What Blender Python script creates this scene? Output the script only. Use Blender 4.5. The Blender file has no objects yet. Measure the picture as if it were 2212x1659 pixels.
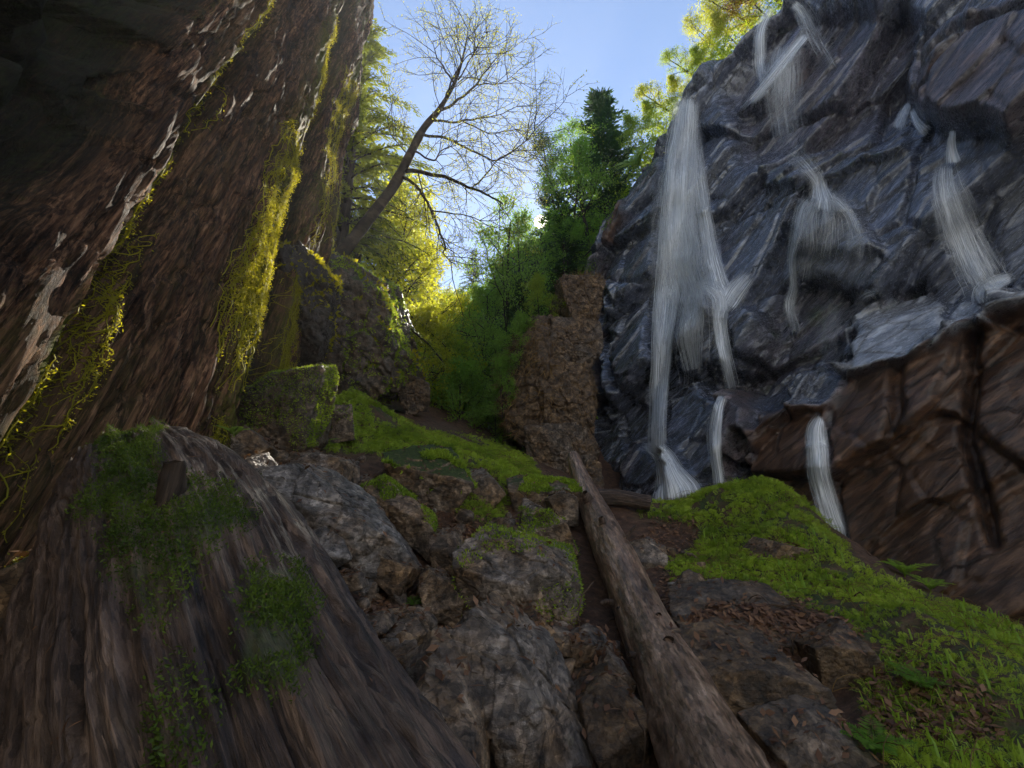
import bpy, math, random
import numpy as np
from mathutils import Vector, Matrix
from mathutils.bvhtree import BVHTree

random.seed(7)
rng = np.random.default_rng(7)
PI = math.pi
scene = bpy.context.scene
COL = scene.collection

# ------------------------------------------------------------------ camera
TILT = math.radians(22)
CAMZ = 1.2
FPX = 1106.0            # focal length in pixels of a 2212 x 1659 frame
cam_d = bpy.data.cameras.new('camera')
cam_d.sensor_width = 36
cam_d.lens = 18
cam_d.clip_start = 0.05
cam_d.clip_end = 2000
cam = bpy.data.objects.new('camera', cam_d)
cam.location = (0, 0, CAMZ)
cam.rotation_euler = (PI / 2 + TILT, 0, 0)
COL.objects.link(cam)
scene.camera = cam
CT, ST = math.cos(TILT), math.sin(TILT)


def RAY(px, py):
    cx = (px - 1106.0) / FPX
    cy = (829.5 - py) / FPX
    return np.array([cx, CT - ST * cy, ST + CT * cy])


def P(px, py, d):
    return np.array([0, 0, CAMZ]) + d * RAY(px, py)


# ------------------------------------------------------------------ numpy noise
def _h(ix, iy, iz, seed):
    h = (ix.astype(np.int64) * 374761393 + iy.astype(np.int64) * 668265263 + iz.astype(np.int64) * 2147483647 + seed * 974634777) & 0xffffffff
    h = ((h ^ (h >> 13)) * 1274126177) & 0xffffffff
    h = ((h ^ (h >> 16)) * 2246822519) & 0xffffffff
    return h ^ (h >> 15)


def _hf(ix, iy, iz, seed):
    return (_h(ix, iy, iz, seed) & 0xffffff) / float(0xffffff)


def vnoise(p, seed=0):
    """smooth value noise, about -1..1"""
    p = np.asarray(p, float)
    i = np.floor(p).astype(np.int64)
    f = p - i
    f = f * f * f * (f * (f * 6 - 15) + 10)
    r = 0
    for dx in (0, 1):
        wx = f[:, 0] if dx else 1 - f[:, 0]
        for dy in (0, 1):
            wy = f[:, 1] if dy else 1 - f[:, 1]
            for dz in (0, 1):
                wz = f[:, 2] if dz else 1 - f[:, 2]
                r = r + wx * wy * wz * _hf(i[:, 0] + dx, i[:, 1] + dy, i[:, 2] + dz, seed)
    return r * 2 - 1


def fbm(p, octaves=4, seed=0, gain=0.5):
    p = np.asarray(p, float)
    a, r, f = 1.0, 0, 1.0
    for o in range(octaves):
        r = r + a * vnoise(p * f + 17.3 * o, seed + o)
        a *= gain
        f *= 2.03
    return r


def facets(p, seed=0, tilt=0.6, lean=0.0):
    """voronoi cells, each a randomly tilted plane: angular broken rock. returns (value, edge distance)"""
    p = np.asarray(p, float)
    i = np.floor(p).astype(np.int64)
    n = len(p)
    f1 = np.full(n, 9.0)
    f2 = np.full(n, 9.0)
    val = np.zeros(n)
    for dx in (-1, 0, 1):
        for dy in (-1, 0, 1):
            for dz in (-1, 0, 1):
                c = i + np.array([dx, dy, dz])
                o = np.stack([_hf(c[:, 0], c[:, 1], c[:, 2], seed + k) for k in (1, 2, 3)], 1)
                q = p - (c + o)
                d = np.sqrt((q * q).sum(1))
                g = np.stack([_hf(c[:, 0], c[:, 1], c[:, 2], seed + k) for k in (4, 5, 6)], 1) * 2 - 1
                h = _hf(c[:, 0], c[:, 1], c[:, 2], seed + 7) * 2 - 1
                v = h * 0.6 + (q * g).sum(1) * tilt - lean * q[:, 1]
                new = d < f1
                f2 = np.where(new, f1, np.minimum(f2, d))
                val = np.where(new, v, val)
                f1 = np.where(new, d, f1)
    return val, f2 - f1


def sstep(a, b, x):
    t = np.clip((x - a) / (b - a), 0, 1)
    return t * t * (3 - 2 * t)


def poly_sd(x, y, poly):
    """signed distance to polygon, positive inside"""
    poly = np.asarray(poly, float)
    d = np.full(x.shape, 1e9)
    inside = np.zeros(x.shape, bool)
    n = len(poly)
    for k in range(n):
        a, b = poly[k], poly[(k + 1) % n]
        e = b - a
        wx, wy = x - a[0], y - a[1]
        t = np.clip((wx * e[0] + wy * e[1]) / (e @ e + 1e-12), 0, 1)
        d = np.minimum(d, (wx - e[0] * t) ** 2 + (wy - e[1] * t) ** 2)
        if a[1] != b[1]:
            c = ((a[1] > y) != (b[1] > y)) & (x < (b[0] - a[0]) * (y - a[1]) / (b[1] - a[1]) + a[0])
            inside ^= c
    d = np.sqrt(d)
    return np.where(inside, d, -d)


# ------------------------------------------------------------------ mesh helpers
def tag(o, label=None, cat=None, group=None, kind=None):
    if label: o['label'] = label
    if cat: o['category'] = cat
    if group: o['group'] = group
    if kind: o['kind'] = kind
    return o


def mesh_data(name, V, F, mat, uv=None, attrs=None, smooth=True, mats=None, mi=None):
    me = bpy.data.meshes.new(name)
    V = np.asarray(V, np.float32)
    F = np.asarray(F, np.int32)
    k = F.shape[1]
    me.vertices.add(len(V))
    me.vertices.foreach_set('co', V.ravel())
    me.loops.add(F.size)
    me.loops.foreach_set('vertex_index', F.ravel())
    me.polygons.add(len(F))
    me.polygons.foreach_set('loop_start', np.arange(0, F.size, k, dtype=np.int32))
    if smooth:
        me.polygons.foreach_set('use_smooth', np.ones(len(F), bool))
    if uv is not None:
        l = me.uv_layers.new(name='UVMap')
        l.data.foreach_set('uv', np.asarray(uv, np.float32)[F.ravel()].ravel())
    for an, av in (attrs or {}).items():
        a = me.attributes.new(an, 'FLOAT', 'POINT')
        a.data.foreach_set('value', np.asarray(av, np.float32))
    if mats:
        for m in mats: me.materials.append(m)
        me.polygons.foreach_set('material_index', np.asarray(mi, np.int32))
    else:
        me.materials.append(mat)
    me.update(calc_edges=True)
    me.validate()
    return me


def obj(name, V, F, mat, parent=None, loc=None, **kw):
    """one mesh object; vertices are in world space, stored relative to loc (or the parent's place)"""
    V = np.asarray(V, float)
    if parent is not None:
        off = np.array(parent.location)
    elif loc is not None:
        off = np.asarray(loc, float)
    else:
        off = np.zeros(3)
    me = mesh_data(name, V - off, F, mat, **kw)
    o = bpy.data.objects.new(name, me)
    COL.objects.link(o)
    if parent is not None:
        o.parent = parent
    else:
        o.location = off
    return o


def empty(name, loc):
    o = bpy.data.objects.new(name, None)
    o.empty_display_size = 0.2
    COL.objects.link(o)
    o.location = loc
    return o


def grid_faces(nu, nv, closed_v=False):
    i = np.arange(nu - 1)[:, None]
    j = np.arange(nv if closed_v else nv - 1)[None, :]
    j2 = (j + 1) % nv
    a = i * nv + j
    b = (i + 1) * nv + j
    c = (i + 1) * nv + j2
    d = i * nv + j2
    return np.stack([a, b, c, d], -1).reshape(-1, 4)


def grid_normals(G):
    du = np.gradient(G, axis=0)
    dv = np.gradient(G, axis=1)
    n = np.cross(du, dv)
    return n / (np.linalg.norm(n, axis=-1, keepdims=True) + 1e-9)


class Geo:
    """collects pieces (quads; a triangle repeats nothing - we only use quads) into one mesh"""
    def __init__(s):
        s.V, s.F, s.A, s.n = [], [], {}, 0

    def add(s, V, F, **attrs):
        V = np.asarray(V, float)
        s.V.append(V)
        s.F.append(np.asarray(F) + s.n)
        s.n += len(V)
        for k, v in attrs.items():
            s.A.setdefault(k, []).append(np.broadcast_to(np.asarray(v, float), (len(V),)))

    def build(s, name, mat, parent=None, loc=None, **kw):
        return obj(name, np.concatenate(s.V), np.concatenate(s.F), mat, parent, loc,
                   attrs={k: np.concatenate(v) for k, v in s.A.items()}, **kw)


def tube(pts, rad, sides=6, cap=True):
    pts = np.asarray(pts, float)
    rad = np.broadcast_to(np.asarray(rad, float), (len(pts),))
    t = np.gradient(pts, axis=0)
    t /= np.linalg.norm(t, axis=1, keepdims=True) + 1e-9
    ref = np.array([0.0, 0, 1]) if abs(t[:, 2]).mean() < 0.8 else np.array([1.0, 0, 0])
    a = np.cross(t, ref)
    a /= np.linalg.norm(a, axis=1, keepdims=True) + 1e-9
    b = np.cross(t, a)
    th = np.arange(sides) / sides * 2 * PI
    V = pts[:, None] + rad[:, None, None] * (np.cos(th)[None, :, None] * a[:, None] + np.sin(th)[None, :, None] * b[:, None])
    return V.reshape(-1, 3), grid_faces(len(pts), sides, True)


def spline(pts, n):
    """catmull-rom through rows of any width, n samples"""
    p = np.asarray(pts, float)
    if len(p) == 2:
        t = np.linspace(0, 1, n)[:, None]
        return p[0] * (1 - t) + p[1] * t
    q = np.concatenate([[2 * p[0] - p[1]], p, [2 * p[-1] - p[-2]]])
    u = np.linspace(0, len(p) - 1 - 1e-6, n)
    k = u.astype(int)
    t = (u - k)[:, None]
    a, b, c, d = q[k], q[k + 1], q[k + 2], q[k + 3]
    return 0.5 * (2 * b + (c - a) * t + (2 * a - 5 * b + 4 * c - d) * t ** 2 + (3 * b - a - 3 * c + d) * t ** 3)


def leaf_quads(c, axis, side, L, W):
    """rhombic leaves: base at c, pointing along axis"""
    L = np.broadcast_to(np.asarray(L, float), (len(c),))[:, None]
    W = np.broadcast_to(np.asarray(W, float), (len(c),))[:, None]
    nrm = np.cross(axis, side)
    v = np.stack([c, c + axis * L * 0.5 + side * W * 0.5 + nrm * L * 0.05, c + axis * L, c + axis * L * 0.5 - side * W * 0.5 + nrm * L * 0.05], 1)
    f = np.arange(len(c) * 4).reshape(-1, 4)
    return v.reshape(-1, 3), f


def rand_dirs(n, r=None):
    r = r or rng
    v = r.normal(size=(n, 3))
    return v / np.linalg.norm(v, axis=1, keepdims=True)


def perp(a, r=None):
    b = np.cross(a, rand_dirs(len(a), r))
    return b / (np.linalg.norm(b, axis=1, keepdims=True) + 1e-9)


# ------------------------------------------------------------------ node helpers
class N:
    def __init__(s, name, world=False):
        s.m = bpy.data.materials.new(name)
        s.m.use_nodes = True
        s.t = s.m.node_tree
        s.t.nodes.clear()
        s.out = s.t.nodes.new('ShaderNodeOutputMaterial')

    def n(s, typ, **kw):
        nd = s.t.nodes.new('ShaderNode' + typ)
        for k, v in kw.items():
            if k in nd.inputs.keys():
                s.set(nd.inputs[k], v)
            else:
                setattr(nd, k, v)
        return nd

    def set(s, sock, v):
        if isinstance(v, bpy.types.NodeSocket):
            s.t.links.new(v, sock)
        elif isinstance(v, (tuple, list)) and sock.type == 'RGBA' and len(v) == 3:
            sock.default_value = (*v, 1)
        else:
            sock.default_value = v

    def math(s, op, a, b=0.0, clamp=False):
        nd = s.t.nodes.new('ShaderNodeMath')
        nd.operation = op
        nd.use_clamp = clamp
        s.set(nd.inputs[0], a)
        s.set(nd.inputs[1], b)
        return nd.outputs[0]

    def noise(s, vec, scale, detail=4, rough=0.55, dist=0.0):
        nd = s.n('TexNoise')
        s.set(nd.inputs['Vector'], vec)
        nd.inputs['Scale'].default_value = scale
        nd.inputs['Detail'].default_value = detail
        nd.inputs['Roughness'].default_value = rough
        nd.inputs['Distortion'].default_value = dist
        return nd.outputs['Fac']

    def vor(s, vec, scale, feature='F1', rnd=1.0):
        nd = s.n('TexVoronoi', feature=feature)
        s.set(nd.inputs['Vector'], vec)
        nd.inputs['Scale'].default_value = scale
        nd.inputs['Randomness'].default_value = rnd
        return nd.outputs['Distance']

    def chips(s, vec, scale, dist=0.15, dscale=2.0):
        """one random value per broken flake, crisp edges"""
        nz_ = s.n('TexNoise')
        s.set(nz_.inputs['Vector'], vec)
        nz_.inputs['Scale'].default_value = dscale * scale
        nz_.inputs['Detail'].default_value = 4
        nz_.inputs['Roughness'].default_value = 0.65
        sub = s.n('VectorMath', operation='MULTIPLY_ADD')
        s.t.links.new(nz_.outputs['Color'], sub.inputs[0])
        sub.inputs[1].default_value = (dist / scale * 2,) * 3
        s.set(sub.inputs[2], vec)
        nd = s.n('TexVoronoi')
        s.t.links.new(sub.outputs[0], nd.inputs['Vector'])
        nd.inputs['Scale'].default_value = scale
        sp = s.n('SeparateColor')
        s.t.links.new(nd.outputs['Color'], sp.inputs[0])
        return sp.outputs[0]

    def mottle(s, col, c, lo, hi):
        g_ = s.ramp(c, [(0.0, (lo, lo * .97, lo * .93)), (1.0, (hi, hi * .985, hi * .97))])
        return s.mix(1.0, col, g_, 'MULTIPLY')

    def mapv(s, vec, scale=(1, 1, 1), rot=(0, 0, 0), loc=(0, 0, 0)):
        nd = s.n('Mapping')
        s.set(nd.inputs['Vector'], vec)
        nd.inputs['Scale'].default_value = scale
        nd.inputs['Rotation'].default_value = rot
        nd.inputs['Location'].default_value = loc
        return nd.outputs[0]

    def ramp(s, fac, stops):
        nd = s.n('ValToRGB')
        s.set(nd.inputs[0], fac)
        el = nd.color_ramp.elements
        while len(el) < len(stops): el.new(0.5)
        for e, (p, c) in zip(el, stops):
            e.position = p
            e.color = (*c, 1) if len(c) == 3 else c
        return nd.outputs[0]

    def rng(s, v, a, b, c=0.0, d=1.0, clamp=True):
        nd = s.n('MapRange')
        nd.clamp = clamp
        s.set(nd.inputs[0], v)
        for k, x in zip((1, 2, 3, 4), (a, b, c, d)): s.set(nd.inputs[k], x)
        return nd.outputs[0]

    def mix(s, fac, a, b, mode='MIX'):
        nd = s.n('Mix', data_type='RGBA', blend_type=mode)
        s.set(nd.inputs[0], fac)
        s.set(nd.inputs[6], a)
        s.set(nd.inputs[7], b)
        return nd.outputs[2]

    def attr(s, name, typ='GEOMETRY'):
        nd = s.n('Attribute', attribute_name=name, attribute_type=typ)
        return nd.outputs['Fac']

    def bump(s, h, strength, dist, normal=None):
        nd = s.n('Bump')
        s.set(nd.inputs['Height'], h)
        nd.inputs['Strength'].default_value = strength
        nd.inputs['Distance'].default_value = dist
        if normal is not None: s.set(nd.inputs['Normal'], normal)
        return nd.outputs[0]

    def surf(s, sock):
        s.t.links.new(sock, s.out.inputs['Surface'])
        return s.m

    def pos(s):
        return s.n('NewGeometry').outputs['Position']

    def nz(s):
        g = s.n('NewGeometry')
        x = s.n('SeparateXYZ')
        s.t.links.new(g.outputs['Normal'], x.inputs[0])
        return x.outputs[2]

    def obco(s):
        return s.n('TexCoord').outputs['Object']

    def bsdf(s, color, rough=0.6, normal=None, spec=0.5, **kw):
        b = s.n('BsdfPrincipled')
        s.set(b.inputs['Base Color'], color)
        s.set(b.inputs['Roughness'], rough)
        s.set(b.inputs['Specular IOR Level'], spec)
        if normal is not None: s.set(b.inputs['Normal'], normal)
        for k, v in kw.items(): s.set(b.inputs[k], v)
        return b.outputs[0]


# ------------------------------------------------------------------ world and sun
SUN_EL = math.radians(39.5)
SUN_AZ = math.radians(4.0)        # to the right of straight ahead
w = bpy.data.worlds.new('World')
scene.world = w
w.use_nodes = True
wt = w.node_tree
bg = wt.nodes['Background']
sky = wt.nodes.new('ShaderNodeTexSky')
sky.sky_type = 'NISHITA'
sky.sun_disc = False
sky.sun_elevation = SUN_EL
sky.sun_rotation = SUN_AZ
sky.air_density = 1.0
sky.dust_density = 0.05
sky.ozone_density = 2.0
# the sun's own disc, seen through the leaves
geo = wt.nodes.new('ShaderNodeTexCoord')
dt = wt.nodes.new('ShaderNodeVectorMath'); dt.operation = 'DOT_PRODUCT'
wt.links.new(geo.outputs['Generated'], dt.inputs[0])
dt.inputs[1].default_value = (math.cos(SUN_EL) * math.sin(SUN_AZ), math.cos(SUN_EL) * math.cos(SUN_AZ), math.sin(SUN_EL))
mr = wt.nodes.new('ShaderNodeMapRange')
wt.links.new(dt.outputs['Value'], mr.inputs[0])
for k_, x_ in zip((1, 2, 3, 4), (math.cos(math.radians(0.75)), math.cos(math.radians(0.45)), 0.0, 1.0)): mr.inputs[k_].default_value = x_
dm = wt.nodes.new('ShaderNodeMix'); dm.data_type = 'RGBA'
wt.links.new(mr.outputs[0], dm.inputs[0]); wt.links.new(sky.outputs[0], dm.inputs[6]); dm.inputs[7].default_value = (60, 54, 44, 1)
wt.links.new(dm.outputs[2], bg.inputs[0])
bg.inputs[1].default_value = 0.10
SUN_DIR = np.array([math.cos(SUN_EL) * math.sin(SUN_AZ), math.cos(SUN_EL) * math.cos(SUN_AZ), math.sin(SUN_EL)])
sd = bpy.data.lights.new('sun', 'SUN')
sd.energy = 5.0
sd.angle = math.radians(0.5)
sd.color = (1.0, 0.91, 0.76)
sun = bpy.data.objects.new('sun', sd)
COL.objects.link(sun)
sun.rotation_euler = Vector(SUN_DIR).to_track_quat('Z', 'Y').to_euler()
scene.view_settings.view_transform = 'Standard'
scene.view_settings.look = 'None'
scene.view_settings.exposure = 1.15
scene.view_settings.gamma = 1.0
scene.cycles.use_denoising = True
scene.cycles.max_bounces = 10
scene.cycles.diffuse_bounces = 5
scene.cycles.transparent_max_bounces = 16
scene.cycles.sample_clamp_indirect = 6
# ------------------------------------------------------------------ materials of rock, bark, soil
def mat_cliff():
    m = N('wet_slate')
    p = m.pos()
    # strata run up to the right along the face
    sv = m.mapv(p, rot=(0, 0, math.radians(51)))            # x along the face
    sv = m.mapv(sv, rot=(0, math.radians(33), 0))
    st = m.mapv(sv, scale=(0.9, 1.6, 4.2))
    n1 = m.noise(st, 2.2, 10, 0.68, 0.5)
    n2 = m.noise(st, 9.0, 6, 0.7, 0.3)
    n3 = m.noise(p, 0.7, 4, 0.6)
    n4 = m.noise(p, 45.0, 3, 0.6)
    cr = m.vor(m.mapv(sv, scale=(0.4, 1.0, 1.1)), 1.3, 'DISTANCE_TO_EDGE')
    crack = m.rng(m.math('ADD', cr, m.math('MULTIPLY', m.math('SUBTRACT', n2, 0.5), 0.10)), 0.0, 0.035, 0.0, 1.0)
    base = m.ramp(n1, [(0.30, (0.015, 0.017, 0.024)), (0.5, (0.070, 0.080, 0.118)), (0.68, (0.19, 0.215, 0.30))])
    brn = m.ramp(n1, [(0.32, (0.016, 0.008, 0.004)), (0.5, (0.080, 0.040, 0.020)), (0.70, (0.20, 0.105, 0.052))])
    bf = m.math('ADD', m.attr('brown'), m.rng(n3, 0.58, 0.75, 0.0, 0.25), True)
    col = m.mix(bf, base, brn)
    org = m.rng(m.noise(p, 2.3, 5, 0.7), 0.60, 0.74)
    col = m.mix(m.math('MULTIPLY', org, m.math('MULTIPLY', bf, 0.55)), col, (0.22, 0.085, 0.02))
    col = m.mix(m.math('MULTIPLY', m.attr('slab'), 0.75), col, m.mix(m.rng(n1, 0.35, 0.6), (0.20, 0.22, 0.27), (0.40, 0.43, 0.50)))  # sky reflection on the leaning slabs painted in as a paler base colour
    gm = m.math('MULTIPLY', m.rng(m.noise(p, 1.7, 5, 0.65), 0.55, 0.68), m.attr('moss'))
    col = m.mix(gm, col, (0.035, 0.060, 0.012))
    col = m.mix(m.rng(crack, 0, 1, 0.4, 0.0), col, (0.008, 0.007, 0.007))
    c1 = m.chips(m.mapv(sv, scale=(0.45, 1.0, 1.8)), 1.5, 0.2)
    c2 = m.chips(m.mapv(sv, scale=(0.55, 1.0, 2.4)), 4.2, 0.2)
    col = m.mottle(col, c1, 0.75, 1.25)
    col = m.mottle(col, c2, 0.7, 1.3)
    h = m.math('ADD', m.math('MULTIPLY', n1, 0.30), m.math('ADD', m.math('MULTIPLY', n2, 0.34), m.math('MULTIPLY', n4, 0.05)))
    h = m.math('ADD', h, m.math('ADD', m.math('MULTIPLY', crack, 0.25), m.math('ADD', m.math('MULTIPLY', c1, 0.22), m.math('MULTIPLY', c2, 0.22))))
    nrm = m.bump(h, 1.0, 0.06)
    rough = m.rng(n2, 0.3, 0.7, 0.15, 0.32)
    rough = m.math('ADD', rough, m.math('MULTIPLY', bf, 0.10))
    return m.surf(m.bsdf(col, rough, nrm, 0.5, IOR=m.rng(bf, 0.0, 0.8, 2.2, 1.6)))


def mat_rock():
    """boulders; obj['moss'], obj['brown'], obj['pale'] tell them apart"""
    m = N('boulder_stone')
    p = m.pos()
    n1 = m.noise(p, 7.0, 10, 0.72, 0.6)
    n2 = m.noise(p, 30.0, 6, 0.7)
    n3 = m.noise(p, 2.2, 4, 0.6)
    st = m.mapv(p, rot=(0.5, 0.3, 0.4), scale=(1, 1, 5))
    n4 = m.noise(st, 7.0, 6, 0.6)
    grey = m.ramp(n1, [(0.32, (0.028, 0.024, 0.021)), (0.5, (0.170, 0.150, 0.138)), (0.68, (0.40, 0.36, 0.335))])
    brn = m.ramp(n1, [(0.32, (0.032, 0.018, 0.009)), (0.5, (0.175, 0.108, 0.056)), (0.68, (0.40, 0.265, 0.145))])
    col = m.mix(m.math('ADD', m.attr('brown', 'OBJECT'), m.rng(n3, 0.42, 0.62, -0.1, 0.6), True), grey, brn)
    lich = m.rng(m.noise(p, 8.0, 5, 0.7), 0.62, 0.70)
    col = m.mix(m.math('MULTIPLY', lich, 0.45), col, (0.20, 0.18, 0.12))
    col = m.mix(m.math('MULTIPLY', m.rng(n4, 0.5, 0.7), 0.3), col, (0.03, 0.022, 0.018))
    col = m.mottle(col, m.chips(p, 9.0, 0.25), 0.55, 1.35)
    col = m.mottle(col, m.chips(p, 28.0, 0.25), 0.55, 1.4)
    ck = m.rng(m.math('ADD', m.vor(m.mapv(p, rot=(0.4, 0.2, 0.7), scale=(1, 1, 1.8)), 4.0, 'DISTANCE_TO_EDGE'), m.math('MULTIPLY', n2, 0.05)), 0.02, 0.045, 0.25, 1.0)
    col = m.mottle(col, ck, 0.1, 1.0)
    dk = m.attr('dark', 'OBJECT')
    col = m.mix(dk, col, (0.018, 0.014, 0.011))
    up = m.rng(m.nz(), -0.15, 0.75)
    ms = m.math('ADD', m.math('MULTIPLY', up, 0.55), m.math('MULTIPLY', m.noise(p, 3.2, 6, 0.7), 0.9))
    ms = m.math('ADD', ms, m.math('MULTIPLY', m.attr('moss', 'OBJECT'), 0.8))
    mm = m.rng(ms, 1.18, 1.34)
    mcol = m.ramp(m.noise(p, 30, 4, 0.6), [(0.3, (0.020, 0.034, 0.006)), (0.7, (0.070, 0.105, 0.018))])
    col = m.mix(mm, col, mcol)
    c1 = m.chips(m.mapv(p, rot=(0.4, 0.2, 0.7), scale=(1, 1, 2.0)), 6.0, 0.2)
    c2 = m.chips(m.mapv(p, rot=(0.2, 0.5, 0.3), scale=(1, 1, 2.2)), 19.0, 0.2)
    h = m.math('ADD', m.math('MULTIPLY', n1, 0.5), m.math('ADD', m.math('MULTIPLY', n2, 0.3), m.math('MULTIPLY', n4, 0.25)))
    h = m.math('ADD', h, m.math('ADD', m.math('MULTIPLY', c1, 0.25), m.math('MULTIPLY', c2, 0.22)))
    h = m.math('ADD', h, m.math('MULTIPLY', mm, m.math('MULTIPLY', m.noise(p, 60, 3, 0.6), 0.4)))
    nrm = m.bump(h, 1.0, 0.06)
    rough = m.math('ADD', m.rng(n2, 0.3, 0.7, 0.30, 0.58), m.math('MULTIPLY', mm, 0.4), True)
    return m.surf(m.bsdf(col, rough, nrm, 0.5))


def mat_leftwall():
    m = N('fibrous_rock')
    p = m.pos()
    # fibres climb the wall leaning away: shear y by height
    sx = m.n('SeparateXYZ'); m.set(sx.inputs[0], p)
    c = m.math('SUBTRACT', sx.outputs[1], m.math('MULTIPLY', sx.outputs[2], 0.27))
    cb = m.n('CombineXYZ')
    m.set(cb.inputs[0], sx.outputs[0]); m.set(cb.inputs[1], c); m.set(cb.inputs[2], m.math('MULTIPLY', sx.outputs[2], 0.13))
    v = cb.outputs[0]
    n1 = m.noise(v, 9.0, 8, 0.7, 0.8)
    n2 = m.noise(v, 38.0, 6, 0.65, 0.5)
    n3 = m.noise(p, 16.0, 5, 0.7)
    n5 = m.noise(v, 1.4, 4, 0.6)
    col = m.ramp(n1, [(0.33, (0.040, 0.018, 0.010)), (0.5, (0.21, 0.108, 0.060)), (0.68, (0.37, 0.21, 0.12))])
    col = m.mix(m.rng(n2, 0.38, 0.58, 0.85, 0.0), col, (0.030, 0.015, 0.010))
    col = m.mix(m.rng(n5, 0.5, 0.7, 0.0, 0.5), col, (0.23, 0.125, 0.08))
    col = m.mottle(col, m.chips(m.mapv(v, scale=(1, 1, 0.4)), 16.0, 0.3, 1.2), 0.5, 1.3)
    col = m.mottle(col, m.chips(m.mapv(v, scale=(1, 1, 0.5)), 46.0, 0.3, 1.2), 0.45, 1.4)
    fz = m.rng(m.math('ABSOLUTE', m.math('SUBTRACT', m.noise(v, 3.2, 7, 0.65, 0.4), 0.5)), 0.0, 0.028, 0.15, 1.0)
    col = m.mottle(col, fz, 0.1, 1.0)
    gm = m.math('MULTIPLY', m.rng(m.math('ADD', n5, m.math('MULTIPLY', n3, 0.5)), 0.70, 0.86), m.attr('moss'))
    mcol = m.ramp(n3, [(0.3, (0.04, 0.05, 0.006)), (0.7, (0.15, 0.15, 0.015))])
    col = m.mix(gm, col, mcol)
    col = m.mix(m.attr('dark'), col, m.mix(0.5, (0.016, 0.018, 0.012), m.ramp(n3, [(0.4, (0.012, 0.012, 0.011)), (0.7, (0.03, 0.045, 0.014))])))  # rock blended to near black where shade is painted
    h = m.math('ADD', m.math('MULTIPLY', n1, 0.6), m.math('ADD', m.math('MULTIPLY', n2, 0.55), m.math('MULTIPLY', n3, 0.12)))
    c1 = m.chips(v, 7.0, 0.25)
    c2 = m.chips(v, 24.0, 0.25)
    h = m.math('ADD', h, m.math('ADD', m.math('MULTIPLY', c1, 0.45), m.math('MULTIPLY', c2, 0.32)))
    nrm = m.bump(h, 1.0, 0.085)
    return m.surf(m.bsdf(col, m.rng(n2, 0.3, 0.7, 0.65, 0.9), nrm, 0.12))


def mat_soil():
    m = N('leaf_mould_soil')
    p = m.pos()
    n1 = m.noise(p, 9, 8, 0.7)
    n2 = m.noise(p, 40, 5, 0.7)
    col = m.ramp(n1, [(0.3, (0.028, 0.014, 0.008)), (0.55, (0.11, 0.055, 0.030)), (0.75, (0.24, 0.125, 0.07))])
    col = m.mix(m.rng(n2, 0.55, 0.7, 0, 0.5), col, (0.12, 0.06, 0.03))
    ms = m.math('MULTIPLY', m.attr('grassy'), m.rng(m.noise(p, 5, 6, 0.7), 0.42, 0.62))
    col = m.mix(ms, col, m.ramp(n2, [(0.3, (0.02, 0.035, 0.006)), (0.7, (0.07, 0.11, 0.02))]))
    h = m.math('ADD', n1, m.math('MULTIPLY', n2, 0.4))
    return m.surf(m.bsdf(col, 0.75, m.bump(h, 1.0, 0.06), 0.35))


def mat_bark(name, dark, mid, light, mossy=0.0, scale=1.0, rough=0.55, groove=9.0, bumpd=0.03, spec=0.45):
    """uv: u round the log (metres), v along it (metres)"""
    m = N(name)
    p = m.pos()
    uv = m.n('TexCoord').outputs['UV']
    v = m.mapv(uv, scale=(groove * scale, 1.1 * scale, 1))
    n1 = m.noise(v, 1.0, 8, 0.65, 0.5)
    n2 = m.noise(m.mapv(uv, scale=(60 * scale, 8 * scale, 1)), 1.0, 5, 0.65)
    n3 = m.noise(p, 5 * scale, 5, 0.6)
    chip = m.rng(m.vor(m.mapv(uv, scale=(14, 5, 1)), 1.0, 'F1'), 0.12, 0.25)
    col = m.ramp(n1, [(0.3, dark), (0.52, mid), (0.75, light)])
    col = m.mix(m.rng(n2, 0.3, 0.5, 0.5, 0), col, dark)
    col = m.mix(m.rng(n3, 0.5, 0.7, 0.0, 0.35), col, light)
    col = m.mix(m.rng(chip, 0, 1, 0.35, 0), col, dark)
    col = m.mottle(col, m.chips(m.mapv(uv, scale=(groove * 3.2 * scale, 3.0 * scale, 1)), 1.0, 0.3), 0.6, 1.25)
    col = m.mottle(col, m.chips(m.mapv(uv, scale=(groove * 9 * scale, 11 * scale, 1)), 1.0, 0.3), 0.5, 1.4)
    up = m.nz()
    g = m.math('ADD', m.math('MULTIPLY', m.noise(p, 3.0, 6, 0.7), 1.0), m.math('MULTIPLY', m.attr('moss'), 0.9))
    mm = m.rng(g, 1.02, 1.2)
    mcol = m.ramp(m.noise(p, 45, 4, 0.6), [(0.3, (0.018, 0.028, 0.005)), (0.7, (0.06, 0.09, 0.015))])
    if mossy: col = m.mix(m.math('MULTIPLY', mm, mossy * 0.6), col, mcol)
    c1 = m.chips(m.mapv(uv, scale=(groove * 1.6 * scale, 1.6 * scale, 1)), 1.0, 0.25)
    c2 = m.chips(m.mapv(uv, scale=(groove * 4.5 * scale, 5.0 * scale, 1)), 1.0, 0.25)
    h = m.math('ADD', m.math('MULTIPLY', n1, 0.6), m.math('ADD', m.math('MULTIPLY', n2, 0.3), m.math('MULTIPLY', chip, 0.15)))
    h = m.math('ADD', h, m.math('ADD', m.math('MULTIPLY', c1, 0.5), m.math('MULTIPLY', c2, 0.3)))
    return m.surf(m.bsdf(col, m.rng(n2, 0.3, 0.7, rough - 0.1, rough + 0.15), m.bump(h, 1.0, bumpd), spec))


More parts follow.
